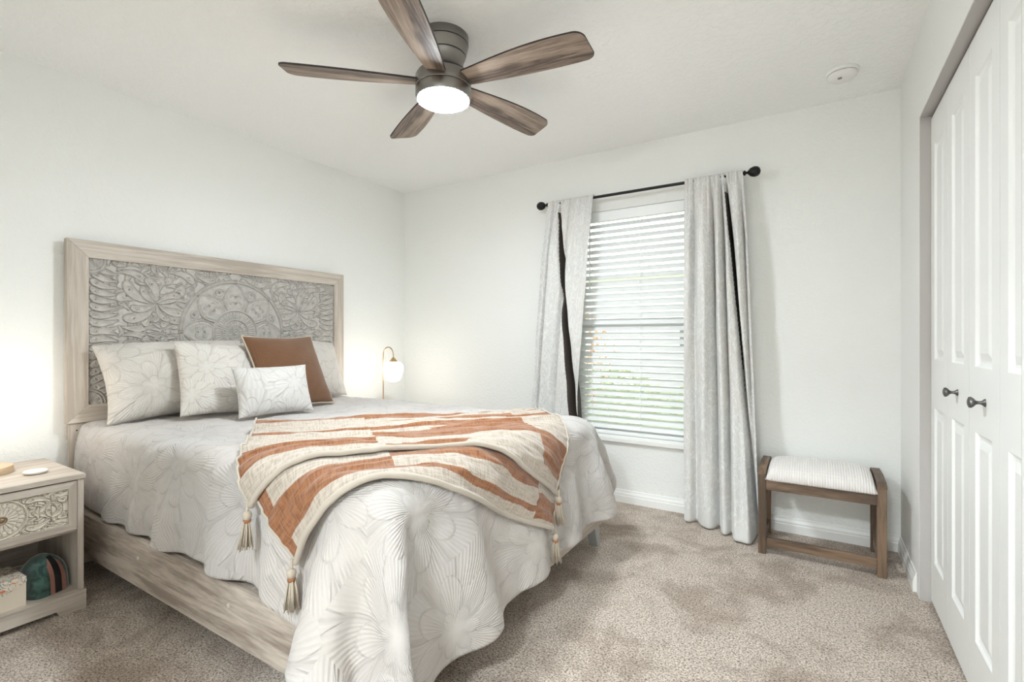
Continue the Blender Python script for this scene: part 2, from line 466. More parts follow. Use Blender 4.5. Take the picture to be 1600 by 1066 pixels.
# closet doors: four bifold leaves, each with two raised panels
def door_leaf(idx, y0, y1, knob):
    x = XR + 0.038; th = 0.034
    z0, z1 = 0.012, CZ - 0.02
    g = 0.0012
    xs = x
    yb = [y0 + g, y0 + 0.068, y1 - 0.068, y1 - g]
    zb = [z0, 0.19, 0.835, 1.035, 1.93, z1]
    bm = bmesh.new()
    # front face built as a grid with two recessed, then raised, panels
    def face(pts): bm.faces.new([bm.verts.new(p) for p in pts])
    for i in range(3):
        for j in range(5):
            ya, yc, za, zc = yb[i], yb[i + 1], zb[j], zb[j + 1]
            if i == 1 and j in (1, 3):
                steps = [(0.0, 0.0), (0.006, 0.007), (0.013, 0.010), (0.020, 0.010), (0.040, 0.003), (0.043, 0.002)]
                for (a, da), (b, db) in zip(steps, steps[1:]):
                    A = [(xs + da, ya + a, za + a), (xs + da, yc - a, za + a), (xs + da, yc - a, zc - a), (xs + da, ya + a, zc - a)]
                    B = [(xs + db, ya + b, za + b), (xs + db, yc - b, za + b), (xs + db, yc - b, zc - b), (xs + db, ya + b, zc - b)]
                    for k in range(4): face([A[k], A[(k + 1) % 4], B[(k + 1) % 4], B[k]])
                b, db = steps[-1]
                face([(xs + db, ya + b, za + b), (xs + db, yc - b, za + b), (xs + db, yc - b, zc - b), (xs + db, ya + b, zc - b)])
            else:
                face([(xs, ya, za), (xs, yc, za), (xs, yc, zc), (xs, ya, zc)])
    Y0, Y1 = yb[0], yb[-1]
    for q in ([(xs, Y0), (xs + th, Y0)], [(xs + th, Y0), (xs + th, Y1)], [(xs + th, Y1), (xs, Y1)]):
        (xa, ya), (xb, yb2) = q
        face([(xa, ya, z0), (xb, yb2, z0), (xb, yb2, z1), (xa, ya, z1)])
    face([(xs, Y0, z0), (xs + th, Y0, z0), (xs + th, Y1, z0), (xs, Y1, z0)])
    face([(xs, Y0, z1), (xs + th, Y0, z1), (xs + th, Y1, z1), (xs, Y1, z1)])
    bmesh.ops.remove_doubles(bm, verts=bm.verts, dist=1e-5)
    bmesh.ops.recalc_face_normals(bm, faces=bm.faces)
    d = struct('door_%d' % idx, bm, M_door, at=(x, (y0 + y1) / 2, 0))
    if knob is not None:
        prof = [(0.012, 0.0), (0.010, 0.003), (0.0055, 0.008), (0.0045, 0.014), (0.006, 0.020), (0.013, 0.026), (0.0165, 0.031), (0.0155, 0.036), (0.008, 0.039), (0.001, 0.0395)]
        b = lathe(bmesh.new(), prof, seg=24)
        bmesh.ops.rotate(b, verts=b.verts, matrix=Matrix.Rotation(-PI / 2, 3, 'Y'))
        bmesh.ops.translate(b, verts=b.verts, vec=(xs, knob, 0.935))
        k = obj('door_knob', b, M_knob, d, smooth='auto')
lw = (CY1 - 0.008 - CY0 - 0.008) / 4
for k in range(4):
    y1 = CY1 - 0.008 - k * lw
    door_leaf(k + 1, y1 - lw, y1, {1: 2.253, 2: 1.927}.get(k))

# window: vinyl single-hung, sill
win = bpy.data.objects.new('window_1', None); C.objects.link(win); win.location = ((WX0 + WX1) / 2, YB + 0.1, WZ0); win['kind'] = 'structure'
yf0, yf1 = YB + 0.085, YB + 0.135
bm = bmesh.new(); fw = 0.045
bx(bm, WX0, WX0 + fw, yf0, yf1, WZ0, WZ1); bx(bm, WX1 - fw, WX1, yf0, yf1, WZ0, WZ1)
bx(bm, WX0 + fw, WX1 - fw, yf0, yf1, WZ1 - fw, WZ1); bx(bm, WX0 + fw, WX1 - fw, yf0, yf1, WZ0, WZ0 + fw)
obj('window_frame', bm, M_vinyl, win)
bm = bmesh.new(); bx(bm, WX0 + fw, WX1 - fw, yf0 - 0.01, yf1 - 0.01, 1.205, 1.265, bevel=0.003)
obj('meeting_rail', bm, M_vinyl, win)
M_glass = bpy.data.materials.new('window_glass'); M_glass.use_nodes = True
nt = M_glass.node_tree; nt.nodes.clear()
o_ = nt.nodes.new('ShaderNodeOutputMaterial'); mx = nt.nodes.new('ShaderNodeMixShader'); fr = nt.nodes.new('ShaderNodeFresnel')
tr = nt.nodes.new('ShaderNodeBsdfTransparent'); gl = nt.nodes.new('ShaderNodeBsdfGlossy'); gl.inputs['Roughness'].default_value = 0.02
tr.inputs[0].default_value = (0.95, 0.97, 0.96, 1)
nt.links.new(fr.outputs[0], mx.inputs[0]); nt.links.new(tr.outputs[0], mx.inputs[1]); nt.links.new(gl.outputs[0], mx.inputs[2]); nt.links.new(mx.outputs[0], o_.inputs[0])
obj('glass_pane', box(WX0 + fw, WX1 - fw, yf0 + 0.02, yf0 + 0.024, WZ0 + fw, 1.205), M_glass, win)
obj('glass_pane', box(WX0 + fw, WX1 - fw, yf0 + 0.03, yf0 + 0.034, 1.265, WZ1 - fw), M_glass, win)
bm = bmesh.new(); bx(bm, WX0 - 0.035, WX1 + 0.035, YB - 0.028, YB + 0.0, WZ0 - 0.04, WZ0 - 0.004, bevel=0.007)
bx(bm, WX0 + 0.001, WX1 - 0.001, YB - 0.01, yf0, WZ0 - 0.004, WZ0 + 0.004)
obj('window_sill', bm, M_trim, win)

# window blind
blind = thing('window_blind', ((WX0 + WX1) / 2, YB + 0.035, WZ0 + 0.004), 'white two inch slatted blind covering the window between the curtains', 'blind')
bxa, bxb = WX0 + 0.008, WX1 - 0.008
obj('valance', box(bxa - 0.004, bxb + 0.004, YB - 0.012, YB + 0.002, 1.945, 2.015, bevel=0.004), M_vinyl, blind)
obj('head_rail', box(bxa, bxb, YB + 0.008, YB + 0.06, 1.965, 2.015), M_vinyl, blind)
obj('bottom_rail', box(bxa, bxb, YB + 0.012, YB + 0.062, WZ0 + 0.006, WZ0 + 0.026, bevel=0.004), M_vinyl, blind)
SL_T = math.radians(42)
def slat_mesh():
    w = 0.05; n = 6; pts = []
    for k in range(n + 1):
        s = -w / 2 + w * k / n
        c = 0.003 * (1 - (2 * s / w) ** 2)
        pts.append((s, c))
    out = [(s, c + 0.0013) for s, c in pts] + [(s, c - 0.0013) for s, c in reversed(pts)]
    out = [(s * math.cos(SL_T) - c * math.sin(SL_T), s * math.sin(SL_T) + c * math.cos(SL_T)) for s, c in out]
    bm = prism(bmesh.new(), out, bxa - wx, bxb - wx, 0)
    me = bpy.data.meshes.new('slat'); bm.to_mesh(me); bm.free()
    me.materials.append(M_vinyl)
    return me
wx = (WX0 + WX1) / 2
sm = slat_mesh()
zs = []
z = WZ0 + 0.062
while z < 1.955:
    zs.append(z); z += 0.0455
for z in zs:
    s = bpy.data.objects.new('slat', sm); C.objects.link(s); s.parent = blind
    s.location = (0, 0.002, z - blind.location.z)
bm = bmesh.new()
for x in (bxa + 0.13, wx, bxb - 0.13):
    for dy in (-0.0235, 0.0235):
        bx(bm, x - 0.0012, x + 0.0012, YB + 0.037 + dy - 0.0008, YB + 0.037 + dy + 0.0008, WZ0 + 0.02, 1.97)
obj('ladder_cord', bm, M_vinyl, blind)
obj('tilt_wand', tube(bmesh.new(), [(-1.375, YB + 0.004, 1.95), (-1.375, YB + 0.002, 1.45)], 0.004, 8), M_plastic, blind, smooth=True)

# ------------------------------------------------------------------ outside the window
M_lawn = mat('lawn_grass', (0.30, 0.36, 0.16), 0.95); _n = N(M_lawn)
_n.color(_n.ramp(_n.noise(_n.coord(), 30, 4, 0.7), [(0.35, (0.16, 0.22, 0.08)), (0.65, (0.42, 0.48, 0.26))]))
struct('ground', box(-30, 30, YB + 0.16, 60, -0.5, -0.3), M_lawn)
M_leaf = mat('hedge_leaf', (0.25, 0.33, 0.12), 0.8)
_n = N(M_leaf); _n.color(_n.ramp(_n.noise(_n.coord(), 40, 3, 0.7), [(0.3, (0.16, 0.24, 0.07)), (0.7, (0.62, 0.66, 0.35))]))
def bush(name, cx, cy, z0, rx, ry, rz, m, n, leaf=0.05):
    bm = bmesh.new()
    for k in range(7):
        a = k * 0.9
        tube(bm, [(cx, cy, z0), (cx + rx * 0.3 * math.cos(a), cy + ry * 0.3 * math.sin(a), z0 + rz * 0.4), (cx + rx * 0.7 * math.cos(a), cy + ry * 0.7 * math.sin(a), z0 + rz * 0.8)], 0.015, 5)
    for k in range(n):
        a, b = random.uniform(0, 2 * PI), random.uniform(-0.95, 1.0)
        rr = math.sqrt(max(0, 1 - b * b)) * random.uniform(0.8, 1.05)
        p = Vector((cx + rx * rr * math.cos(a), cy + ry * rr * math.sin(a), z0 + rz * 0.6 + rz * 0.6 * b))
        u = Vector((random.uniform(-1, 1), random.uniform(-1, 1), random.uniform(-1, 1))).normalized()
        w = u.cross(Vector((random.uniform(-1, 1), random.uniform(-1, 1), random.uniform(-1, 1)))).normalized()
        s = leaf * random.uniform(0.6, 1.2)
        bm.faces.new([bm.verts.new(p - u * s), bm.verts.new(p + w * s * 0.5), bm.verts.new(p + u * s), bm.verts.new(p - w * s * 0.5)])
    return obj(name, bm, m, at=(cx, cy, z0))
M_flower = mat('orange_bloom', (0.75, 0.28, 0.12), 0.8)
for k, (hx, hy, hw, lb) in enumerate([(-4.8, 7.0, 0.95, 'low leafy hedge bush outside, left end of the hedge behind the blind'),
                                      (-2.8, 7.0, 0.95, 'low leafy hedge bush outside, middle of the hedge behind the blind'),
                                      (-0.8, 7.0, 0.95, 'low leafy hedge bush outside, right end of the hedge behind the blind')]):
    tag(bush('hedge_bush', hx, hy, -0.3, hw, 0.6, 0.85, M_leaf, 1500), lb, 'bush', 'hedge outside the window')
tag(bush('flowering_shrub', -4.3, 9.2, -0.3, 0.9, 0.7, 1.75, M_flower, 900, 0.06), 'orange flowering shrub outside, seen through the blind slats', 'shrub')
M_stucco = mat('pale_stucco', (0.80, 0.78, 0.78), 0.9)
M_pinkroof = mat('red_trim', (0.55, 0.25, 0.22), 0.8)
M_winglass = mat('neighbour_glass', (0.12, 0.13, 0.14), 0.2)
nb = thing('neighbor_house', (-4.0, 14.0, -0.3), 'pale neighbouring house with dark window seen through the blind slats', 'house')
obj('house_wall', box(-12, 4, 14, 20, -0.3, 2.9), M_stucco, nb)
obj('roof', prism(bmesh.new(), [(13.5, 2.9), (20.5, 2.9), (17.0, 4.6)], -12.5, 4.5, 0), M_stucco, nb)
obj('red_trim_board', box(-9.5, -1.6, 13.93, 13.999, 1.55, 1.68), M_pinkroof, nb)
hw = obj('house_window', box(-3.3, -1.9, 13.95, 13.999, 0.75, 1.45), M_vinyl, nb)
obj('window_pane', box(-3.2, -2.0, 13.93, 13.949, 0.83, 1.37), M_winglass, hw)

# ------------------------------------------------------------------ carved relief
def lobe(R, p, ang, L, sgn, fat, bend=0.9, hook=0):
    """a carved leaf lobe: a bent teardrop with a raised lip, a scooped face and a volute at its tip; it overlaps what lies under it"""
    n = max(16, int(L / R.res * 0.7)); x, y = p; sp = []
    a = math.radians(ang) - sgn * bend * 0.35
    for i in range(n):
        t = (i + 0.5) / n
        a += sgn * bend * (0.4 + 1.5 * t * t) / n
        x += math.cos(a) * L / n; y += math.sin(a) * L / n
        sp.append((x, y, 0.0022 + (fat - 0.0022) * math.sin(min(1, t / 0.80) * PI / 2) ** 1.25 * (1 if t < 0.8 else math.sqrt(max(0.15, 1 - ((t - 0.8) / 0.24) ** 2)))))
    q = fat + 0.012
    w = R.win((min(c[0] for c in sp) + max(c[0] for c in sp)) / 2, (min(c[1] for c in sp) + max(c[1] for c in sp)) / 2,
              max(max(c[0] for c in sp) - min(c[0] for c in sp), max(c[1] for c in sp) - min(c[1] for c in sp)) / 2 + q)
    if w is None: return
    X, Y = R.X[w], R.Y[w]
    d = np.full_like(X, 1.0)
    for cx_, cy_, r_ in sp: np.minimum(d, np.hypot(X - cx_, Y - cy_) - r_, out=d)
    u = R.u
    Zl = 0.0048 * np.exp(-((d + 0.9 * u) / (0.9 * u)) ** 2) + 0.0030 * np.clip(-d / fat, 0, 1) - 0.0012
    # tip volute
    k = int(n * 0.80); cx_, cy_, r_ = sp[k]
    T = np.full_like(X, 1.0)
    for i in range(46):
        f = i / 45; rr = r_ * (0.66 * (1 - f) + 0.10); th = a - sgn * 0.4 + sgn * (f * 5.4)
        qx, qy = cx_ + rr * math.cos(th), cy_ + rr * math.sin(th)
        np.minimum(T, np.hypot(X - qx, Y - qy), out=T)
    Zl = Zl - 0.0046 * np.exp(-(T / (0.75 * u)) ** 2) + 0.0016 * np.exp(-((T - 1.7 * u) / (0.7 * u)) ** 2)
    V = np.full_like(X, 1.0)                                         # vein
    for cx2, cy2, r2 in sp[2:k - int(n * 0.12)]:
        np.minimum(V, np.hypot(X - cx2, Y - cy2), out=V)
    Zl -= 0.0026 * np.exp(-(V / (0.6 * u)) ** 2) * (fat > 0.012)
    ins = d < 0
    Zc = R.Z[w]
    Zc = np.where(ins, Zl, Zc - 0.0085 * np.exp(-((d - 0.7 * u) / (0.75 * u)) ** 2))
    R.Z[w] = np.maximum(Zc, -0.010)
    hw = R.holes[w]; hw[ins] = 1.0; R.holes[w] = hw
    R.dot(cx_, cy_, r_ * 0.17)
class Relief:
    def __init__(s, W, Hh, res):
        s.W, s.H, s.res = W, Hh, res
        s.nx, s.ny = int(round(W / res)) + 1, int(round(Hh / res)) + 1
        s.xs = np.linspace(0, W, s.nx); s.ys = np.linspace(0, Hh, s.ny)
        s.X, s.Y = np.meshgrid(s.xs, s.ys)
        s.Z = np.zeros_like(s.X); s.holes = np.full_like(s.X, 1.0); s.u = 0.0030 if W > 1 else 0.0017
    def win(s, x, y, q):
        i0, i1 = np.searchsorted(s.xs, (x - q, x + q)); j0, j1 = np.searchsorted(s.ys, (y - q, y + q))
        return (slice(j0, j1), slice(i0, i1)) if i1 > i0 and j1 > j0 else None
    def line(s, pts, target, reach=0.022):
        for (x, y) in pts:
            w = s.win(x, y, reach)
            if w is None: continue
            d = np.hypot(s.X[w] - x, s.Y[w] - y)
            np.minimum(target[w], d, out=target[w])
    def dot(s, x, y, r):
        w = s.win(x, y, 0.02)
        if w is None: return
        d = np.hypot(s.X[w] - x, s.Y[w] - y) / r
        np.minimum(s.holes[w], d * 0.5, out=s.holes[w])

def carve(Hh, W, res, kind):
    R = Relief(W, Hh, res)
    cx, cy = W / 2, Hh / 2
    def g(v, c, q): return np.exp(-((v - c) / q) ** 2)
    if kind == 'headboard':
        rr_ = random.Random(5)
        for j in range(9):                                           # small filler leaves, lower-left quadrant; mirrored afterwards
            for i in range(16):
                x, y = 0.03 + i * 0.047 + rr_.uniform(-.01, .01), 0.02 + j * 0.046 + rr_.uniform(-.01, .01)
                a_ = math.degrees(math.atan2(y - 0.2, x - 0.27)) + 70 * math.sin(i * 1.3 + j * 2.1)
                lobe(R, (x, y), a_, 0.058, 1 if (i + j) % 2 else -1, 0.0105, 1.2)
        for k in range(9):                                           # leaves stacked up the outer edge
            lobe(R, (0.125, 0.075 + 0.034 * k), 205 - 4 * k, 0.115, 1, 0.0165, 1.0)
        for (px, py, ang, L, sg, f) in [(.12, .06, 15, .13, 1, .018), (.24, .05, 10, .14, -1, .02), (.36, .035, 20, .14, 1, .02), (.50, .03, 5, .13, -1, .018), (.62, .025, 25, .10, 1, .016),
                                        (.70, .02, 150, .09, -1, .014), (.14, .345, -10, .13, -1, .019), (.25, .355, 15, .12, 1, .018), (.40, .33, 190, .11, 1, .018), (.33, .365, 60, .09, -1, .014)]:
            lobe(R, (px, py), ang, L, sg, f, 1.4)
        nd = (0.30, 0.215)
        for ang, L, sg, fat in [(35, .16, -1, .022), (-8, .185, 1, .026), (75, .13, 1, .020), (-40, .17, -1, .025), (112, .13, -1, .021), (-75, .14, 1, .021), (150, .17, 1, .024), (250, .14, -1, .021),
                                (185, .18, -1, .025), (218, .18, 1, .024), (14, .15, -1, .021), (-22, .13, 1, .017), (168, .12, 1, .016), (235, .11, 1, .016), (95, .10, 1, .014), (55, .11, -1, .015)]:
            lobe(R, nd, ang, L, sg, fat, 1.35)
        X_, Y_ = R.X, R.Y
        rc = np.hypot(X_ - 0.008, Y_ - 0.008)
        fan_ = 0.004 * np.cos(np.arctan2(Y_ - 0.008, X_ - 0.008) * 28) * ((rc > 0.018) & (rc < 0.044)) + 0.005 * g(rc, 0.049, 0.003) - 0.007 * g(rc, 0.055, 0.0025) + 0.004 * g(rc, 0.062, 0.003) - 0.007 * g(rc, 0.070, 0.003) - 0.008 * g(rc, 0.008, 0.007)
        R.Z = np.where(rc < 0.072, fan_, R.Z); R.holes[rc < 0.072] = 1.0
        ny2, nx2 = (R.ny + 1) // 2, (R.nx + 1) // 2
        for A in (R.Z, R.holes):
            q = A[:ny2, :nx2].copy()
            A[:ny2, R.nx - nx2:] = q[:, ::-1]; A[R.ny - ny2:, :nx2] = q[::-1]; A[R.ny - ny2:, R.nx - nx2:] = q[::-1, ::-1]
    else:
        for j in range(4):
            for i in range(8):
                x, y = 0.008 + i * 0.022, 0.004 + j * 0.024
                lobe(R, (x, y), 40 * math.sin(i * 1.7 + j * 2.3) + 90 * (j % 2), 0.026, 1 if (i + j) % 2 else -1, 0.0046, 1.2)
        for (px, py, ang, L, sg, f) in [(.005, .005, 10, .075, 1, .0095), (.075, .008, 5, .06, -1, .009), (.05, .03, 175, .045, 1, .009), (.02, .068, -60, .045, -1, .008),
                                        (.055, .040, 25, .066, -1, .010), (.055, .036, -12, .07, 1, .010), (.050, .045, 75, .034, 1, .0075), (.050, .042, 130, .04, -1, .0085), (.09, .05, 60, .03, -1, .0065)]:
            lobe(R, (px, py), ang, L, sg, f, 1.4)
        ny2, nx2 = (R.ny + 1) // 2, (R.nx + 1) // 2
        for A in (R.Z, R.holes):
            q = A[:ny2, :nx2].copy()
            A[:ny2, R.nx - nx2:] = q[:, ::-1]; A[R.ny - ny2:, :nx2] = q[::-1]; A[R.ny - ny2:, R.nx - nx2:] = q[::-1, ::-1]
    Z = R.Z
    r = np.hypot(R.X - cx, R.Y - cy); th = np.arctan2(R.Y - cy, R.X - cx)
    R.holes[r < (0.33 if kind == 'headboard' else 0.075)] = 1.0
    if kind == 'headboard':
        R0 = 0.315
        ph = ((th * 8 / (2 * PI)) % 1); ph = np.minimum(ph, 1 - ph) * 2       # 0 on the petal axis, 1 halfway between
        t = np.clip((r - 0.138) / (0.300 - 0.138), 0, 1)
        half = 0.78 * (1 - t) ** 0.55 * (1 + 0.55 * np.sin(PI * t))
        arc = (ph - half) * r * PI / 8
        Zm = 0.005 * g(arc, 0, 0.0030) - 0.0075 * g(arc, 0.0062, 0.0024) - 0.004 * g(arc, -0.0062, 0.0022)
        Zm += 0.0040 * g(arc, -0.017, 0.0022) * (t < 0.8) + 0.003 * np.clip(1 - t, 0, 1) * (arc < 0)
        for k in range(16):
            a0 = 2 * PI * k / 16
            for rr, q, big in (((0.185, 0.0042, 0), (0.225, 0.0036, 0)) if k % 2 == 0 else ((0.262, 0.0050, 1), (0.215, 0.0040, 0))):
                px, py = cx + rr * math.cos(a0), cy + rr * math.sin(a0)
                R.dot(px, py, q)
                dd = np.hypot(R.X - px, R.Y - py)
                if big: Zm += 0.0045 * g(dd, 0.017, 0.0028) - 0.005 * g(dd, 0.023, 0.002) + 0.003 * g(dd, 0.009, 0.002)
                else: Zm += 0.0035 * g(dd, 0.009, 0.0022)
                for sg in (-1, 1):
                    c = []
                    aa = a0 + sg * 0.9; x, y = px, py
                    for i in range(40):
                        aa += sg * (0.02 + 0.16 * (i / 40) ** 2); x += math.cos(aa) * 0.0011; y += math.sin(aa) * 0.0011; c.append((x, y))
                    T = np.full_like(R.X, 1.0); R.line(c, T, 0.012)
                    Zm += 0.0040 * g(T, 0, 0.0022) - 0.004 * g(T, 0.005, 0.0016)
        Zd = 0.004 + 0.006 * g(r, 0.138, 0.0032) - 0.007 * g(r, 0.130, 0.0022)
        Zd += 0.0035 * np.cos(48 * th) * ((r > 0.083) & (r < 0.114))
        Zd += 0.006 * g(r, 0.079, 0.0028) - 0.006 * g(r, 0.0735, 0.0018)
        Zd += 0.0035 * np.cos(30 * th) * ((r > 0.052) & (r < 0.071)) + 0.005 * g(r, 0.048, 0.0025) - 0.005 * g(r, 0.0435, 0.0016)
        Zd += 0.0035 * np.cos(18 * th) * ((r > 0.027) & (r < 0.041)) + 0.005 * g(r, 0.023, 0.0025) - 0.006 * g(r, 0.018, 0.002)
        Zd += 0.004 * g(r, 0.011, 0.003) - 0.007 * g(r, 0, 0.005)
        Zm = np.where(r < 0.142, Zd, Zm) + 0.007 * g(r, R0, 0.0038) - 0.008 * g(r, R0 - 0.0095, 0.0026) - 0.008 * g(r, R0 + 0.0095, 0.0026)
        Z = np.where(r < R0 + 0.013, Zm, Z)
        for k in range(36): R.dot(cx + 0.122 * math.cos(2 * PI * k / 36), cy + 0.122 * math.sin(2 * PI * k / 36), 0.0030)
    else:
        R0 = 0.071
        Zm = 0.004 * g(r, R0, 0.0018) - 0.006 * g(r, R0 - 0.0042, 0.0014)
        def petals(n, ra, rb, off):
            ph = np.abs(((th * n / (2 * PI) + off) % 1) - 0.5) * 2
            rim = ra + (rb - ra) * (1 - ph ** 2 * 0.45)
            inn = (r > ra) & (r < rim)
            return inn * 0.003 * np.sqrt(np.clip(1 - ph ** 2, 0, 1)) - 0.0045 * g(r, rim, 0.0013) * (r > ra) - 0.004 * g(ph, 1.0, 0.16) * inn
        Zm += petals(22, 0.045, 0.064, 0.5) * (r > 0.048) + petals(18, 0.018, 0.048, 0.0) * (r <= 0.048)
        Zm += 0.004 * g(r, 0.017, 0.0016)
        Z = np.where(r < R0 + 0.004, Zm, Z)
    Z -= 0.012 * np.clip(1 - (R.holes * 2) ** 2, 0, 1) ** 0.5
    return R, Z

def relief_mesh(name, R, Z, x_face, y0, z0):
    """grid facing +X"""
    P = np.stack([x_face + Z, y0 + R.X, z0 + R.Y], -1)
    UV = np.stack([R.X, R.Y], -1)
    return grid_mesh(name, P, UV)

# ------------------------------------------------------------------ bed
BX0, BX1, BY0, BY1 = -3.15, -0.975, 0.888, 2.535
bed = thing('bed', ((BX0 + BX1) / 2, (BY0 + BY1) / 2, 0), 'whitewashed wooden queen bed with carved mandala headboard against the left wall', 'bed')
hx0, hx1 = -3.150, -3.100
HZ0, HZ1, FW = 0.705, 1.615, 0.086
hb = bpy.data.objects.new('headboard', None); C.objects.link(hb); hb.parent = bed
hb.location = (hx0 - bed.location.x, 0, 0)
def mitre(bm, a, b, c, d):   # quad prism in the YZ plane
    prism(bm, [a, b, c, d], hx0 + 0.012, hx1, 0)
i0, i1, j0, j1 = BY0 + FW, BY1 - FW, HZ0 + FW, HZ1 - FW
for nm, q, mt in (('top_rail', [(BY0, HZ1), (BY1, HZ1), (i1, j1), (i0, j1)], M_oak[1]), ('bottom_rail', [(BY0, HZ0), (BY1, HZ0), (i1, j0), (i0, j0)], M_oak[1]),
                  ('side_stile', [(BY0, HZ0), (BY0, HZ1), (i0, j1), (i0, j0)], M_oak[2]), ('side_stile', [(BY1, HZ0), (BY1, HZ1), (i1, j1), (i1, j0)], M_oak[2])):
    bm = bmesh.new(); prism(bm, q, hx0 + 0.012, hx1, 0)
    bmesh.ops.bevel(bm, geom=[e for e in bm.edges], offset=0.0014, segments=1, affect='EDGES')
    obj(nm, bm, mt, hb)
R, Z = carve(j1 - j0, i1 - i0, 0.0023, 'headboard')
obj('carved_panel', relief_mesh('carved_panel', R, Z, hx1 - 0.012, i0, j0), M_carved, hb, smooth=True)
obj('back_board', box(hx0, hx0 + 0.012, BY0 + 0.01, BY1 - 0.01, 0.62, HZ1 - 0.01), M_oak[1], hb)
for y in (BY0 + 0.012, BY1 - 0.012 - 0.10):
    bm = bmesh.new(); bx(bm, hx0 + 0.012, hx1 - 0.012, y, y + 0.10, 0.0, HZ0, bevel=0.002)
    lg = obj('headboard_leg', bm, M_oak[2], bed)
    for (dy, z) in ((0.03, 0.672), (0.03, 0.625), (0.085, 0.70)):
        c = lathe(bmesh.new(), [(0.0035, 0), (0.0035, 0.001)], seg=12)
        bmesh.ops.rotate(c, verts=c.verts, matrix=Matrix.Rotation(PI / 2, 3, 'Y'))
        bmesh.ops.translate(c, verts=c.verts, vec=(hx1 - 0.0125, y + dy, z - 0.004))
        obj('screw_hole', c, M_dark, lg)
RZ0, RZ1 = 0.115, 0.305
for nm, y0, y1 in (('side_rail', BY0 + 0.002, BY0 + 0.027), ('side_rail', BY1 - 0.027, BY1 - 0.002)):
    rl = obj(nm, box(hx1 - 0.012, BX1 - 0.026, y0, y1, RZ0, RZ1, bevel=0.002), M_rail, bed)
    if y0 < 1.5:
        for x in (-2.98, -2.33, -1.66):
            c = lathe(bmesh.new(), [(0.008, 0), (0.0075, 0.003), (0.004, 0.005)], seg=16)
            bmesh.ops.rotate(c, verts=c.verts, matrix=Matrix.Rotation(PI / 2, 3, 'X'))
            bmesh.ops.translate(c, verts=c.verts, vec=(x, y0, 0.235))
            obj('bolt_cap', c, M_oak[0], rl, smooth='auto')
obj('foot_rail', box(BX1 - 0.025, BX1, BY0 + 0.002, BY1 - 0.002, RZ0 + 0.02, RZ1, bevel=0.002), M_oak[1], bed)
for yy, sg in ((BY1 - 0.06, 1), (BY0 + 0.06, -1)):     # curved sabre feet
    out = []; inn = []
    for k in range(9):
        t = k / 8; z = 0.20 * (1 - t)
        c = yy + sg * 0.035 * t ** 2.2
        wdt = 0.038 * (1 - t) + 0.017 * t
        out.append((c + wdt, z)); inn.append((c - wdt, z))
    bm = prism(bmesh.new(), out + inn[::-1], BX1 - 0.075, BX1 - 0.026, 0)
    obj('foot_leg', bm, M_legpaint, bed)
obj('slat_base', box(hx1, BX1 - 0.03, BY0 + 0.03, BY1 - 0.03, 0.26, 0.30), M_oak[1], bed)

MX0, MX1, MY0, MY1, MZ = -3.085, -1.02, 0.945, 2.475, 0.655
bm = bmesh.new(); bx(bm, MX0, MX1, MY0, MY1, 0.302, MZ)
bmesh.ops.bevel(bm, geom=list(bm.edges), offset=0.05, segments=4, affect='EDGES')
tag(obj('mattress', bm, M_mattress, at=((MX0 + MX1) / 2, (MY0 + MY1) / 2, 0.302), smooth='auto'), 'thick white mattress on the whitewashed bed under the comforter', 'mattress')

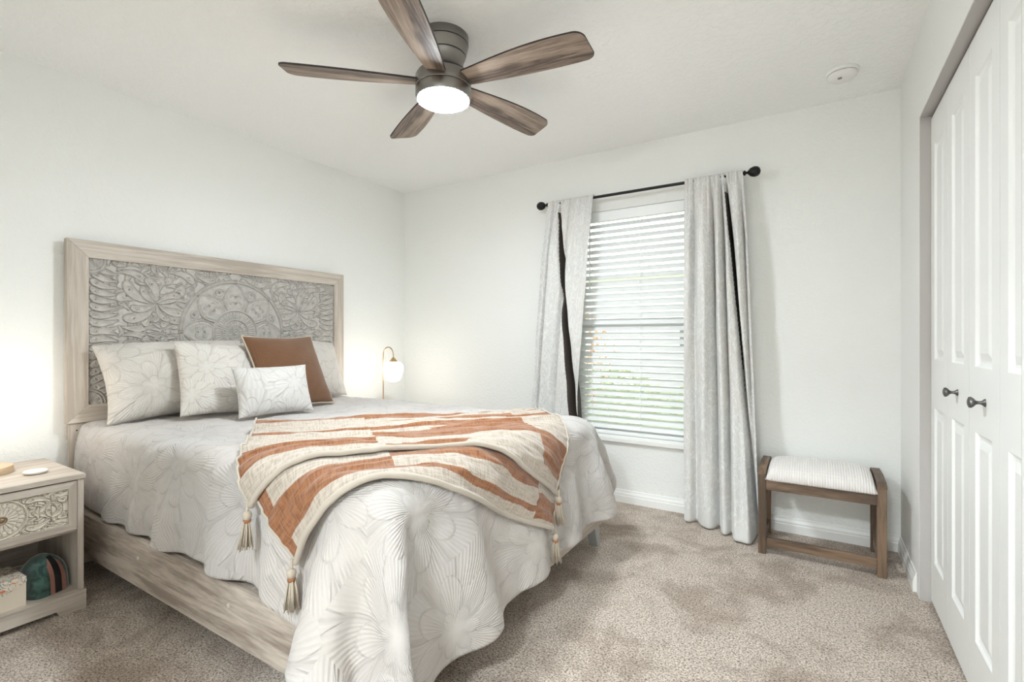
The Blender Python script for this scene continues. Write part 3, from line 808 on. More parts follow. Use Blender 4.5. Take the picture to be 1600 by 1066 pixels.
# ------------------------------------------------------------------ comforter: cloth settled over the mattress by position-based dynamics
def settle(X0, X1, Y0, Y1, step, steps, iters):
    nx, ny = int(round((X1 - X0) / step)) + 1, int(round((Y1 - Y0) / step)) + 1
    sx = np.linspace(X0, X1, nx); sy = np.linspace(Y0, Y1, ny)
    SX, SY = np.meshgrid(sx, sy)
    RX = SX + 0.10 * np.clip((1.9 - SY) / 1.4, -0.6, 1) * np.clip((SX + 2.0) / 1.4, 0, 1)
    RY = SY - 0.15 * np.clip((SX + 1.5) / 0.9, 0, 1) * np.clip((1.71 - SY) / 1.2, 0, 1)
    ex, ey0, ey1, top = -0.985, 0.915, 2.505, 0.70
    dx = np.maximum(0, RX - ex); dya = np.maximum(0, ey0 - RY); dyb = np.maximum(0, RY - ey1); dy = dyb - dya
    d = np.hypot(dx, dy) + 1e-9
    P = np.stack([np.minimum(RX, ex) + dx * (0.18 + 0.16 * (dya > 0)), np.clip(RY, ey0, ey1) + dy * (0.18 + 0.16 * (dx > 0)), top - 0.93 * d], -1)
    P[..., 2] = np.maximum(P[..., 2], 0.03)
    P += rng.normal(0, 0.003, P.shape)
    V = np.zeros_like(P)
    Pf = P.reshape(-1, 3); idx = np.arange(nx * ny).reshape(ny, nx)
    hx, hy = sx[1] - sx[0], sy[1] - sy[0]
    G = []
    RR = np.stack([RX, RY], -1).reshape(-1, 2)
    fullx = 1 + 0.07 * np.clip((ey0 - SY.ravel()) / 0.30, 0, 1) * np.clip((-1.05 - SX.ravel()) / 0.15, 0, 1) + 0.05 * np.clip((SY.ravel() - ey1) / 0.3, 0, 1)
    fully = 1 + 0.055 * np.clip((SX.ravel() - ex) / 0.40, 0, 1) * np.clip((SY.ravel() - 0.98) / 0.15, 0, 1)
    def add(a, b, L, k):
        a, b = a.ravel(), b.ravel(); q = RR[a] - RR[b]
        G.append((a, b, np.hypot(q[:, 0] * fullx[a], q[:, 1] * fully[a]), k))
    for o in (0, 1):
        add(idx[:, o:-1:2], idx[:, o + 1::2], hx, 1.0); add(idx[o:-1:2, :], idx[o + 1::2, :], hy, 1.0)
        a, b = idx[o:-1:2, :], idx[o + 1::2, :]
        L = math.hypot(hx, hy)
        add(a[:, :-1], b[:, 1:], L, 0.6); add(a[:, 1:], b[:, :-1], L, 0.6)
    for grp in ((0, 1), (2, 3)):
        c = np.array([i for i in range(nx - 2) if i % 4 in grp]); add(idx[:, c], idx[:, c + 2], 2 * hx, 0.22)
        c = np.array([i for i in range(ny - 2) if i % 4 in grp]); add(idx[c, :], idx[c + 2, :], 2 * hy, 0.22)
    for grp in (range(0, 5), range(5, 10)):
        c = np.array([i for i in range(nx - 5) if i % 10 in grp]); add(idx[:, c], idx[:, c + 5], 5 * hx, 0.02)
        c = np.array([i for i in range(ny - 5) if i % 10 in grp]); add(idx[c, :], idx[c + 5, :], 5 * hy, 0.02)
    pin = (SX < X0 + 0.02).ravel() & (np.abs(SY - 1.71) < 0.80).ravel()
    pinpos = Pf[pin].copy()
    boxes = [((-3.3, ex - 0.005), (ey0 + 0.005, ey1 - 0.005), (-1, top), 0.085), ((-3.3, BX1 + 0.016), (BY0 - 0.014, BY1 + 0.014), (0.1, RZ1 + 0.012), 0.02)]
    def collide(Q, Qo):
        for (xa, xb), (ya, yb), (za, zb), rad in boxes:
            c = np.array([(xa + xb) / 2, (ya + yb) / 2, (za + zb) / 2]); h = np.array([(xb - xa) / 2, (yb - ya) / 2, (zb - za) / 2]) - rad
            q = np.abs(Q - c) - h
            out = np.maximum(q, 0); do = np.linalg.norm(out, axis=1)
            inn = np.minimum(q.max(1), 0)
            sd = do + inn - rad
            hit = sd < 0
            if not hit.any(): continue
            s = np.sign(Q[hit] - c)
            n = np.where(do[hit, None] > 1e-7, out[hit] / (do[hit, None] + 1e-9), 0)
            deep = do[hit] <= 1e-7
            if deep.any():
                am = q[hit][deep].argmax(1); nn = np.zeros((deep.sum(), 3)); nn[np.arange(deep.sum()), am] = 1; n[deep] = nn
            n = n * s
            corr = -sd[hit, None] * n
            Q[hit] += corr
            mv = Q[hit] - Qo[hit]
            tang = mv - (mv * n).sum(1, keepdims=True) * n
            Q[hit] -= tang * 0.55
        low = Q[:, 2] < 0.014
        Q[low, 2] = 0.014
        Q[low, :2] -= (Q[low, :2] - Qo[low, :2]) * 0.6
    Vf = np.zeros_like(Pf); dt = 1 / 50.0
    for it in range(steps):
        Vf[:, 2] -= 3.0 * dt
        Vf *= 0.975 if it < steps * 0.6 else 0.90
        Q = Pf + Vf * dt
        for k in range(iters):
            for a, b, L, st in G:
                d_ = Q[b] - Q[a]
                l = np.sqrt((d_ * d_).sum(1)) + 1e-9
                cr = d_ * ((l - L) / l * 0.5 * st)[:, None]
                Q[a] += cr; Q[b] -= cr
            Q[pin] = pinpos
            if k % 3 == 2: collide(Q, Pf)
        collide(Q, Pf)
        Vf = (Q - Pf) / dt
        sp = np.linalg.norm(Vf, axis=1, keepdims=True)
        Vf *= np.minimum(1, 2.5 / (sp + 1e-9))
        Pf = Q
    return SX, SY, Pf.reshape(ny, nx, 3)

CX0, CX1, CY0_, CY1_ = -3.075, -0.535, 0.585, 2.76
SX, SY, CP = settle(CX0, CX1, CY0_, CY1_, 0.027, 110, 16)

def smooth_grid(P, n, lam=0.5):
    P = P.copy()
    for _ in range(n):
        Q = P.copy()
        Q[1:-1] += lam * (0.5 * (P[:-2] + P[2:]) - P[1:-1]) * 0.5
        Q[:, 1:-1] += lam * (0.5 * (P[:, :-2] + P[:, 2:]) - P[:, 1:-1]) * 0.5
        P = Q
    return P
def resample(P, fy, fx):
    """bilinear resample of a grid at fractional rows fy, cols fx (same shape)"""
    ny, nx = P.shape[:2]
    fy = np.clip(fy, 0, ny - 1.0001); fx = np.clip(fx, 0, nx - 1.0001)
    iy, ix = fy.astype(int), fx.astype(int); ty, tx = (fy - iy)[..., None], (fx - ix)[..., None]
    return (P[iy, ix] * (1 - ty) * (1 - tx) + P[iy, ix + 1] * (1 - ty) * tx + P[iy + 1, ix] * ty * (1 - tx) + P[iy + 1, ix + 1] * ty * tx)
def normals(P):
    gy = np.gradient(P, axis=0); gx = np.gradient(P, axis=1)
    n = np.cross(gx, gy); return n / (np.linalg.norm(n, axis=-1, keepdims=True) + 1e-9)
def fnoise(X, Y, seed, octs):
    """cheap smooth value noise on arrays; octs: list of (freq_x, freq_y, amp)"""
    out = np.zeros_like(X)
    for k, (fx, fy, amp) in enumerate(octs):
        r = np.random.RandomState(seed + k)
        T = r.rand(64, 64)
        x, y = (X * fx) % 63, (Y * fy) % 63
        ix, iy = x.astype(int), y.astype(int); tx, ty = x - ix, y - iy
        tx, ty = tx * tx * (3 - 2 * tx), ty * ty * (3 - 2 * ty)
        out += amp * ((T[iy, ix] * (1 - tx) + T[iy, (ix + 1) % 64] * tx) * (1 - ty) + (T[(iy + 1) % 64, ix] * (1 - tx) + T[(iy + 1) % 64, (ix + 1) % 64] * tx) * ty - 0.5)
    return out

CS = smooth_grid(CP, 2)
ny, nx = CS.shape[:2]
fy, fx = np.meshgrid(np.linspace(0, ny - 1, ny * 3 - 2), np.linspace(0, nx - 1, nx * 3 - 2), indexing='ij')
CF = smooth_grid(resample(CS, fy, fx), 4)
UVx, UVy = CX0 + fx * 0.027, CY0_ + fy * 0.027
nrm = normals(CF)
wr = fnoise(UVx + 10, UVy + 10, 3, [(7, 9, 0.010), (16, 20, 0.006), (34, 40, 0.003)])
CF = CF + nrm * wr[..., None]
me = grid_mesh('comforter', CF, np.stack([UVx, UVy], -1))
comf = obj('comforter', me, M_duvet, smooth=True, at=(-2.0, 1.71, 0.69))
sol = comf.modifiers.new('thickness', 'SOLIDIFY'); sol.thickness = 0.022; sol.offset = -0.6
tag(comf, 'ivory comforter with embossed petals draped over the bed', 'comforter')

# ------------------------------------------------------------------ throw blanket
def on_bed(qx, qy, base, off):
    fx_ = (qx - CX0) / (SX[0, 1] - SX[0, 0]); fy_ = (qy - CY0_) / (SY[1, 0] - SY[0, 0])
    P = resample(base, fy_, fx_)
    n = resample(normals(base), fy_, fx_)
    n /= np.linalg.norm(n, axis=-1, keepdims=True) + 1e-9
    real = resample(CF, fy_ * 3, fx_ * 3)
    lift = np.clip(((real - P) * n).sum(-1), 0, 0.2)[..., None]
    lift = smooth_grid(np.maximum(lift, 0), 10) + 0.004
    return P + n * (lift + (off[..., None] if hasattr(off, 'shape') else off))
base_s = smooth_grid(CP, 14)
TL, TR = np.array([-2.17, 1.29]), np.array([-1.30, 2.33])
P1u, P2u, P1l, P2l = np.array([-1.53, .855]), np.array([-.81, 1.86]), np.array([-1.33, .755]), np.array([-.68, 1.79])
def stripes(u, w, upper):
    """material: 0 oatmeal, 1 rust; u along, w from the back edge (0..1)"""
    wob = fnoise(u * 3 + 5, w * 3 + 5, 21, [(6, 2, 0.02)])
    w = w + wob
    L = u < 0.34; Mi = (u >= 0.34) & (u < 0.86); Rr = u >= 0.86
    def b(a, c): return (w > a) & (w < c)
    if upper:
        r = (L & (b(.03, .13) | b(.38, .47) | b(.73, .87))) | (Mi & (b(.02, .15) | b(.22, .30) | b(.40, .75))) | (Rr & (b(.03, .10) | b(.28, .36) | b(.70, .92)))
    else:
        r = (L & (b(.84, .945) | (u < 0.035))) | (Mi & (b(.70, .855) | b(.925, .95))) | (Rr & (b(.72, .80) | b(.87, .98)))
    return r.astype(int)
throw = thing('throw_blanket', (-1.4, 1.5, 0.70), 'rust and oatmeal striped gauze throw folded across the foot corner of the bed', 'blanket')
def throw_sheet(name, A, B, Cc, D, off, upper, w0, n=220, m=300):
    u, w = np.meshgrid(np.linspace(0, 1, n), np.linspace(w0, 1, m))
    q = (A * (1 - u)[..., None] + B * u[..., None]) * (1 - w)[..., None] + (D * (1 - u)[..., None] + Cc * u[..., None]) * w[..., None]
    ru, rw = u * 1.4, w * 0.95
    fold = fnoise(ru + 3, rw + 3, 5 if upper else 9, [(2.2, 9, 0.024), (4, 24, 0.016), (9, 52, 0.008), (22, 60, 0.003)])
    P = on_bed(q[..., 0], q[..., 1], base_s, off + np.clip(fold, -0.010, 0.03))
    uc, wc = (u[:-1, :-1] + u[1:, 1:]) / 2, (w[:-1, :-1] + w[1:, 1:]) / 2
    me = grid_mesh(name, P, np.stack([ru, rw], -1), stripes(uc, wc, upper))
    o = obj(name, me, [M_cream, M_rust], throw, smooth=True)
    s = o.modifiers.new('thickness', 'SOLIDIFY'); s.thickness = 0.004; s.offset = 1
    return P
Pl = throw_sheet('lower_layer', TL, TR, P2l, P1l, 0.026, False, 0.35)
Pu = throw_sheet('upper_layer', TL, TR, P2u, P1u, 0.040, True, 0.0)
def hem(P, r, name):
    b = tube(bmesh.new(), [tuple(p + np.array([0, 0, 0.004])) for p in P], r, 10)
    o = obj(name, b, M_hem, throw, smooth=True)
hem(Pl[-1], 0.0098, 'hem'); hem(Pu[-1], 0.0098, 'hem')
hem(Pu[:, 0], 0.0042, 'side_hem'); hem(Pu[:, -1], 0.0042, 'side_hem'); hem(Pl[:, 0], 0.0042, 'side_hem'); hem(Pl[:, -1], 0.0042, 'side_hem')

def tassel(p, outward, L=0.125):
    o = Vector(outward).normalized()
    top = Vector(p) + o * 0.012
    tv = bpy.data.objects.new('tassel', None)
    bm = bmesh.new()
    tube(bm, [top + Vector((0, 0, 0.02)), top + Vector((0, 0, -0.004)), top + Vector((0, 0, -0.012))], 0.004, 8)
    kb = top + Vector((0, 0, -0.02))
    lathe(bm, [(0.003, kb.z + 0.013), (0.012, kb.z + 0.008), (0.014, kb.z - 0.002), (0.010, kb.z - 0.013), (0.003, kb.z - 0.017)], kb.x, kb.y, 14)
    rr = random.Random(int(abs(p[0] * 1000)))
    for k in range(80):
        a = rr.uniform(0, 2 * PI); q = math.sqrt(rr.random())
        d = Vector((math.cos(a), math.sin(a), 0))
        s0 = kb + d * 0.009 * q + Vector((0, 0, -0.010))
        l = L * rr.uniform(0.62, 0.78)
        s1 = kb + d * 0.017 * q + Vector((0, 0, -0.012 - l * 0.45))
        s2 = kb + d * (0.022 * q + rr.uniform(0, 0.004)) + Vector((0, 0, -0.012 - l)) + o * 0.002
        tube(bm, [s0, s1, s2], [0.0016, 0.0019, 0.0012], 4)
    t = obj('tassel', bm, M_tassel, throw, smooth=True)
    obj('tassel_band', lathe(bmesh.new(), [(0.0105, kb.z - 0.012), (0.0118, kb.z - 0.016), (0.0112, kb.z - 0.023)], kb.x, kb.y, 16), M_band, t, smooth=True)
for P_, ow in ((Pu[-1, 0], (0, -1, 0)), (Pl[-1, 0], (0.1, -1, 0)), (Pu[-1, -1], (1, 0, 0)), (Pl[-1, -1], (1, 0, 0))):
    tassel(P_, ow)

# ------------------------------------------------------------------ pillows
def pillow(name, w, h, T, loc, yaw, lean, m, label, seed, roll=0.0, pinch=0.05, wrinkle=0.006, sag=0.0, piping=None):
    n = 44
    u = np.sin(np.linspace(-PI / 2, PI / 2, n)); u = 0.5 * u + 0.5 * np.linspace(-1, 1, n)
    U, Vv = np.meshgrid(u, u)
    prof = (np.clip(1 - U ** 2, 0, 1) * np.clip(1 - Vv ** 2, 0, 1)) ** 0.5
    X = w / 2 * U * (1 - pinch * (1 - Vv ** 2)); Zz = h / 2 * Vv * (1 - pinch * (1 - U ** 2))
    sides = []
    for sgn, sd in ((1, 0), (-1, 50)):
        Xq, Zq = X * 0.8 + Zz * 0.6, Zz * 0.8 - X * 0.6
        wr = fnoise(Xq + 5, Zq + 5, seed + sd, [(4, 15, wrinkle * 1.3), (9, 32, wrinkle * 0.6), (24, 30, wrinkle * 0.25)])
        Y = -sgn * (T / 2 * prof + wr * np.minimum(1, prof * 1.6)) 
        Xs, Zs = X.copy(), Zz - sag * (1 + Vv) * 0.5 * np.abs(U) ** 2
        sides.append(np.stack([Xs, Y, Zs], -1))
    me1 = grid_mesh('p', sides[0], np.stack([X + seed * 0.37, Zz + seed * 0.21], -1))
    me2 = grid_mesh('p', sides[1][:, ::-1], np.stack([X + seed * 0.37, Zz], -1))
    bm = bmesh.new(); bm.from_mesh(me1); bm.from_mesh(me2)
    bmesh.ops.remove_doubles(bm, verts=bm.verts, dist=0.0004)
    bmesh.ops.recalc_face_normals(bm, faces=bm.faces)
    # local: width X, thickness Y (front -Y), height Z from its bottom edge
    bmesh.ops.translate(bm, verts=bm.verts, vec=(0, 0, h / 2))
    o = obj(name, bm, m, smooth=True, local=True)
    o.location = loc
    o.rotation_euler = (Matrix.Rotation(yaw, 3, 'Z') @ Matrix.Rotation(-lean, 3, 'X') @ Matrix.Rotation(roll, 3, 'Y')).to_euler()
    tag(o, label, 'pillow')
    if piping:
        rim = [sides[0][0, k] for k in range(n)] + [sides[0][k, -1] for k in range(1, n)] + [sides[0][-1, k] for k in range(n - 2, -1, -1)] + [sides[0][k, 0] for k in range(n - 2, -1, -1)]
        b = tube(bmesh.new(), [(p[0], p[1], p[2] + h / 2) for p in rim], 0.0058, 8, caps=False)
        e = obj('piping', b, piping, o, smooth=True, local=True)
    return o
PB = 0.715
pillow('bed_pillow', 0.74, 0.435, 0.24, (-2.89, 1.345, PB), math.radians(89), math.radians(22), M_sham,
       'large ivory petal sham leaning on the left half of the carved headboard', 1, sag=0.02, wrinkle=0.018, roll=math.radians(-2), pinch=0.075)
pillow('bed_pillow', 0.74, 0.435, 0.24, (-2.89, 2.03, PB), math.radians(91), math.radians(22), M_sham,
       'ivory sham on the far side of the bed, mostly hidden behind the brown cushion', 2, sag=0.03, wrinkle=0.014)
pillow('throw_pillow', 0.43, 0.42, 0.17, (-2.685, 1.425, PB), math.radians(86), math.radians(24), M_cush,
       'square cream petal cushion between the large sham and the small lumbar cushion', 3, wrinkle=0.010, pinch=0.07, roll=math.radians(4))
pillow('throw_pillow', 0.49, 0.47, 0.17, (-2.60, 1.825, PB), math.radians(96), math.radians(26), M_brown,
       'square caramel brown ribbed cushion with frayed pale edge', 4, wrinkle=0.008, pinch=0.08, piping=M_tassel)
pillow('throw_pillow', 0.40, 0.275, 0.15, (-2.45, 1.575, PB), math.radians(82), math.radians(20), M_lumbar,
       'small white rectangular lumbar cushion in front of all the other pillows', 5, wrinkle=0.006, pinch=0.07)

# ------------------------------------------------------------------ nightstand
NX0, NX1, NY0, NY1, NZ = -3.09, -2.60, 0.315, 0.800, 0.560
ns = thing('nightstand', ((NX0 + NX1) / 2, (NY0 + NY1) / 2, 0), 'whitewashed nightstand with carved drawer at the left edge, nearest the camera', 'nightstand')
obj('top_board', box(NX0, NX1 + 0.008, NY0 - 0.004, NY1 + 0.004, NZ - 0.020, NZ, bevel=0.002), M_oak[1], ns)
for y0 in (NY0, NY1 - 0.020):
    obj('side_panel', box(NX0, NX1, y0, y0 + 0.020, 0.079, NZ - 0.020, bevel=0.001), M_oak[2], ns)
obj('back_panel', box(NX0, NX0 + 0.012, NY0 + 0.02, NY1 - 0.02, 0.09, NZ - 0.020), M_oak[1], ns)
obj('bottom_shelf', box(NX0, NX1 - 0.002, NY0 + 0.02, NY1 - 0.02, 0.062, 0.082), M_oak[1], ns)
obj('middle_shelf', box(NX0, NX1 - 0.022, NY0 + 0.02, NY1 - 0.02, 0.318, 0.330), M_oak[1], ns)
# plinth with cut-out feet
yo = NY1 + 0.006; yi = NY0 - 0.006
out = [(yi, 0.0), (yi, 0.079), (yo, 0.079), (yo, 0.0), (yo - 0.085, 0.0), (yo - 0.095, 0.022), (yi + 0.095, 0.022), (yi + 0.085, 0.0)]
obj('plinth', prism(bmesh.new(), out, NX1 - 0.012, NX1 + 0.008, 0), M_oak[1], ns)
for y0 in (NY0 - 0.006, NY1 - 0.014):
    obj('plinth_side', box(NX0, NX1 - 0.012, y0, y0 + 0.020, 0.0, 0.079), M_oak[0], ns)
dr = bpy.data.objects.new('drawer', None); C.objects.link(dr); dr.parent = ns
dy0, dy1, dz0, dz1, dfw = NY0 + 0.022, NY1 - 0.022, 0.335, NZ - 0.025, 0.028
dx0, dx1 = NX1 - 0.018, NX1 + 0.001
for nm, q, mt in (('drawer_frame', [(dy0, dz1), (dy1, dz1), (dy1 - dfw, dz1 - dfw), (dy0 + dfw, dz1 - dfw)], M_oak[1]), ('drawer_frame', [(dy0, dz0), (dy1, dz0), (dy1 - dfw, dz0 + dfw), (dy0 + dfw, dz0 + dfw)], M_oak[1]),
                  ('drawer_frame', [(dy0, dz0), (dy0, dz1), (dy0 + dfw, dz1 - dfw), (dy0 + dfw, dz0 + dfw)], M_oak[2]), ('drawer_frame', [(dy1, dz0), (dy1, dz1), (dy1 - dfw, dz1 - dfw), (dy1 - dfw, dz0 + dfw)], M_oak[2])):
    obj(nm, prism(bmesh.new(), q, dx0, dx1, 0), mt, dr)
obj('drawer_box', box(NX0 + 0.03, dx0, dy0 + 0.01, dy1 - 0.01, dz0 + 0.005, dz1 - 0.03), M_oak[0], dr)
R2, Z2 = carve(dz1 - dz0 - 2 * dfw, dy1 - dy0 - 2 * dfw, 0.0012, 'drawer')
obj('carved_front', relief_mesh('carved_front', R2, Z2, dx1 - 0.007, dy0 + dfw, dz0 + dfw), M_carved2, dr, smooth=True)
kb = lathe(bmesh.new(), [(0.0165, 0), (0.0165, 0.002), (0.013, 0.004), (0.011, 0.003), (0.009, 0.002), (0.006, 0.004), (0.001, 0.005)], seg=28)
bmesh.ops.rotate(kb, verts=kb.verts, matrix=Matrix.Rotation(PI / 2, 3, 'Y'))
bmesh.ops.translate(kb, verts=kb.verts, vec=(dx1 - 0.0065, (dy0 + dy1) / 2, (dz0 + dz1) / 2))
obj('drawer_knob', kb, M_knobgold, dr, smooth='auto')
ns2 = dup(ns, (ns.location.x, 2.88, 0), 'matching nightstand beyond the bed, hidden under the far lamp')

# table lamps
def shade_profile():
    # local z 0 at bottom tip
    return [(0.010, 0.0), (0.030, 0.002), (0.046, 0.012), (0.058, 0.030), (0.068, 0.058), (0.074, 0.090), (0.0745, 0.112), (0.069, 0.132), (0.052, 0.148), (0.030, 0.156)]
def lamp(x, y, z, label):
    t = thing('table_lamp', (x, y, z), label, 'lamp', 'lamps on the nightstands')
    obj('lamp_base', lathe(bmesh.new(), [(0.084, 0.0), (0.086, 0.003), (0.086, 0.026), (0.084, 0.029), (0.02, 0.029)], seg=56), M_brassbase, t, smooth='auto', local=True)
    px = -0.052
    pts = [(px, 0, 0.028), (px, 0, 0.2), (px, 0, 0.40)]
    for k in range(1, 15):
        a = PI - PI * k / 14
        pts.append((px + 0.055 + 0.055 * math.cos(a), 0, 0.435 + 0.062 * math.sin(a)))
    pts.append((px + 0.110, 0, 0.415))
    obj('lamp_arm', tube(bmesh.new(), pts, 0.0042, 12), M_brass, t, smooth=True, local=True)
    zc = 0.418
    obj('shade_cap', lathe(bmesh.new(), [(0.004, zc + 0.004), (0.010, zc - 0.004), (0.022, zc - 0.018), (0.034, zc - 0.030), (0.034, zc - 0.033)], px + 0.110, 0, 32), M_brass, t, smooth='auto', local=True)
    zb = zc - 0.032 - 0.156
    obj('lamp_shade', lathe(bmesh.new(), [(r, z_ + zb) for r, z_ in shade_profile()], px + 0.110, 0, 40), M_shade, t, smooth=True, local=True)
    return t
L1 = lamp(-2.92, 0.575, NZ, 'gold arched lamp with lit white glass shade cut off at the left edge')
dup(L1, (-2.845, 2.75, NZ), 'gold arched lamp with lit white glass shade in the corner beyond the bed')

# things on and in the nightstand
tag(obj('trinket_dish', lathe(bmesh.new(), [(0.030, 0.0), (0.036, 0.003), (0.040, 0.010), (0.037, 0.013), (0.012, 0.0125), (0.006, 0.0135), (0.001, 0.0135)], 0, 0, 36), M_ceramic, smooth='auto', local=True),
    'small round white ceramic disc beside the lamp on the nightstand', 'dish').location = (-2.765, 0.692, NZ)
SHZ = 0.082
st = thing('storage_box', (-2.70, 0.535, SHZ), 'cream box with bird and flower print in the open shelf under the carved drawer', 'box', rz=math.radians(3))
obj('box_body', bx(bmesh.new(), -0.085, 0.085, -0.11, 0.090, 0, 0.104, bevel=0.0015), M_card, st, local=True)
obj('box_lid', bx(bmesh.new(), -0.0855, 0.0858, -0.1105, 0.0905, 0.1042, 0.114, bevel=0.0015), M_print, st, local=True)
ft = []
for k in range(17):
    f = k / 16
    ft.append((-0.1105 + 0.201 * f, 0.022 + 0.070 * f ** 1.3))
obj('printed_flap', prism(bmesh.new(), ft + [(0.0905, 0.1042), (-0.1105, 0.1042)], 0.0852, 0.0866, 0), M_print, st, local=True)

bag = thing('cosmetic_bag', (-2.71, 0.698, SHZ), 'green velvet cosmetic pouch with rose zip stripes beside the printed box', 'bag', rz=math.radians(24))
def bag_surf(v, a, grow=0.0):
    """half-pillow pouch: flat base, ridge along local X carrying the zip"""
    ca, sa = math.cos(a), math.sin(a)
    rx = math.copysign(abs(ca) ** 0.55, ca); ry = math.copysign(abs(sa) ** 0.6, sa)
    fx = 0.5 + 0.5 * (1 - v ** 3.0) ** 0.8 if v < 1 else 0.5
    fy = (1 - v ** 2.8) ** 0.6 if v < 1 else 0.0
    b = 1 + 0.04 * math.sin(a * 5 + v * 5) * v
    return ((0.072 + grow) * rx * (1 - v ** 2.6) ** 0.5 * b, (0.070 + grow) * ry * fy * b, (0.155 + grow) * v)
nu, nv = 56, 28
A = np.zeros((nv, nu, 3))
for j in range(nv):
    for i in range(nu):
        A[j, i] = bag_surf(min(0.99999, j / (nv - 1)), 2 * PI * i / (nu - 1))
me = grid_mesh('bag_body', A, np.stack(np.meshgrid(np.linspace(0, .4, nu), np.linspace(0, .13, nv)), -1))
obj('bag_body', me, M_velvet, bag, smooth=True, local=True)
def over(yc, wd, lift):
    """a strip running front to back over the top of the pouch"""
    bm = bmesh.new(); rows = []
    for k in range(41):
        t = -1 + 2 * k / 40
        row = []
        for e in (-0.5, 0.5):
            yy = yc + e * wd
            # ride on the silhouette: height at x
            xx = 0.074 * t
            best = (1 - min(1, (abs(xx) / 0.074)) ** 2.0) ** (1 / 2.6)
            z = 0.155 * best * (1 - 0.15 * abs(yy) / 0.02)
            row.append(bm.verts.new((xx * (1 + 0.04) + math.copysign(lift, t) * abs(t), yy * (1.0 + 0.9 * abs(t)), z + lift)))
        rows.append(row)
    for a, b in zip(rows, rows[1:]): bm.faces.new((a[0], a[1], b[1], b[0]))
    bmesh.ops.solidify(bm, geom=bm.faces[:], thickness=0.002)
    return bm
obj('zip_stripe', over(-0.0115, 0.009, 0.004), M_pink, bag, smooth=True, local=True)
obj('zip_stripe', over(0.0115, 0.009, 0.004), M_pink, bag, smooth=True, local=True)
obj('zipper', over(0.0, 0.013, 0.0045), M_ziptape, bag, smooth=True, local=True)

# ------------------------------------------------------------------ ceiling fan
FXc, FYc = -1.388, 1.669
fan = thing('ceiling_fan', (FXc, FYc, H), 'flush mount nickel ceiling fan with five brown wooden blades and lit lens', 'ceiling fan')
def Z_(z): return z - H
obj('canopy', lathe(bmesh.new(), [(0.109, Z_(H)), (0.109, Z_(2.406))]), M_nickel, fan, smooth='auto', local=True)
obj('groove_ring', lathe(bmesh.new(), [(0.106, Z_(2.408)), (0.106, Z_(2.400))]), M_groove, fan, smooth='auto', local=True)
obj('canopy_cone', lathe(bmesh.new(), [(0.108, Z_(2.402)), (0.104, Z_(2.385)), (0.097, Z_(2.357))]), M_nickel, fan, smooth='auto', local=True)
obj('groove_ring', lathe(bmesh.new(), [(0.093, Z_(2.359)), (0.092, Z_(2.351))]), M_groove, fan, smooth='auto', local=True)
obj('neck', lathe(bmesh.new(), [(0.096, Z_(2.353)), (0.088, Z_(2.335)), (0.085, Z_(2.318)), (0.088, Z_(2.300)), (0.098, Z_(2.284)), (0.112, Z_(2.273))]), M_nickel, fan, smooth='auto', local=True)
obj('groove_ring', lathe(bmesh.new(), [(0.113, Z_(2.275)), (0.115, Z_(2.267))]), M_groove, fan, smooth='auto', local=True)
obj('motor_housing', lathe(bmesh.new(), [(0.117, Z_(2.269)), (0.121, Z_(2.262)), (0.121, Z_(2.217)), (0.119, Z_(2.215))]), M_nickel, fan, smooth='auto', local=True)
obj('groove_ring', lathe(bmesh.new(), [(0.1175, Z_(2.217)), (0.1175, Z_(2.209))]), M_groove, fan, smooth='auto', local=True)
obj('light_housing', lathe(bmesh.new(), [(0.120, Z_(2.211)), (0.121, Z_(2.207)), (0.121, Z_(2.180)), (0.117, Z_(2.168)), (0.113, Z_(2.166))]), M_nickel, fan, smooth='auto', local=True)
obj('light_lens', lathe(bmesh.new(), [(0.1125, Z_(2.170)), (0.112, Z_(2.162)), (0.100, Z_(2.155)), (0.07, Z_(2.150)), (0.03, Z_(2.148)), (0.002, Z_(2.1475))]), M_fanlight, fan, smooth=True, local=True)
def blade_mesh():
    L0, L1 = 0.105, 0.665
    def wl(t): return 0.040 + 0.026 * math.sin(min(1, t) * PI * 0.60)            # left edge, nearly straight
    def wr(t): return 0.044 + 0.042 * math.sin(min(1, t) * PI * 0.62) ** 1.1     # right edge, bellied
    lft = [(L0 + (L1 - 0.035 - L0) * k / 30, wl(k / 30)) for k in range(31)]
    rgt = [(L0 + (L1 - 0.060 - L0) * k / 30, -wr(k / 30)) for k in range(31)]
    (xa, ya), (xb, yb) = lft[-1], rgt[-1]
    tip = []
    for k in range(1, 9):
        a = k / 9 * PI / 2; tip.append((xa + 0.035 * math.sin(a), ya - 0.028 * (1 - math.cos(a))))
    for k in range(0, 9):
        a = k / 9 * PI / 2; tip.append((xb + 0.050 * math.cos(a), yb + 0.045 * (1 - math.sin(a))))
    out = lft + tip + rgt[::-1]
    bm = prism(bmesh.new(), out, -0.004, 0.004, 2)
    for f in bm.faces:
        f.material_index = 0 if abs(f.normal.z) > 0.7 else 1
    bmesh.ops.rotate(bm, verts=bm.verts, matrix=Matrix.Rotation(math.radians(BLP), 3, 'X'))
    me = bpy.data.meshes.new('blade'); bm.to_mesh(me); bm.free()
    me.materials.append(M_blade); me.materials.append(M_bladeedge)
    return me
BLP = -12
bme = blade_mesh()
FWD = math.degrees(YAW)
for k in range(5):
    ang = 119 + 72 * k          # in the camera frame: 0 right, 90 forward
    b = bpy.data.objects.new('blade', bme); C.objects.link(b); b.parent = fan
    b.location = (0, 0, Z_(2.240))
    b.rotation_euler = (0, 0, math.radians(ang) + YAW)

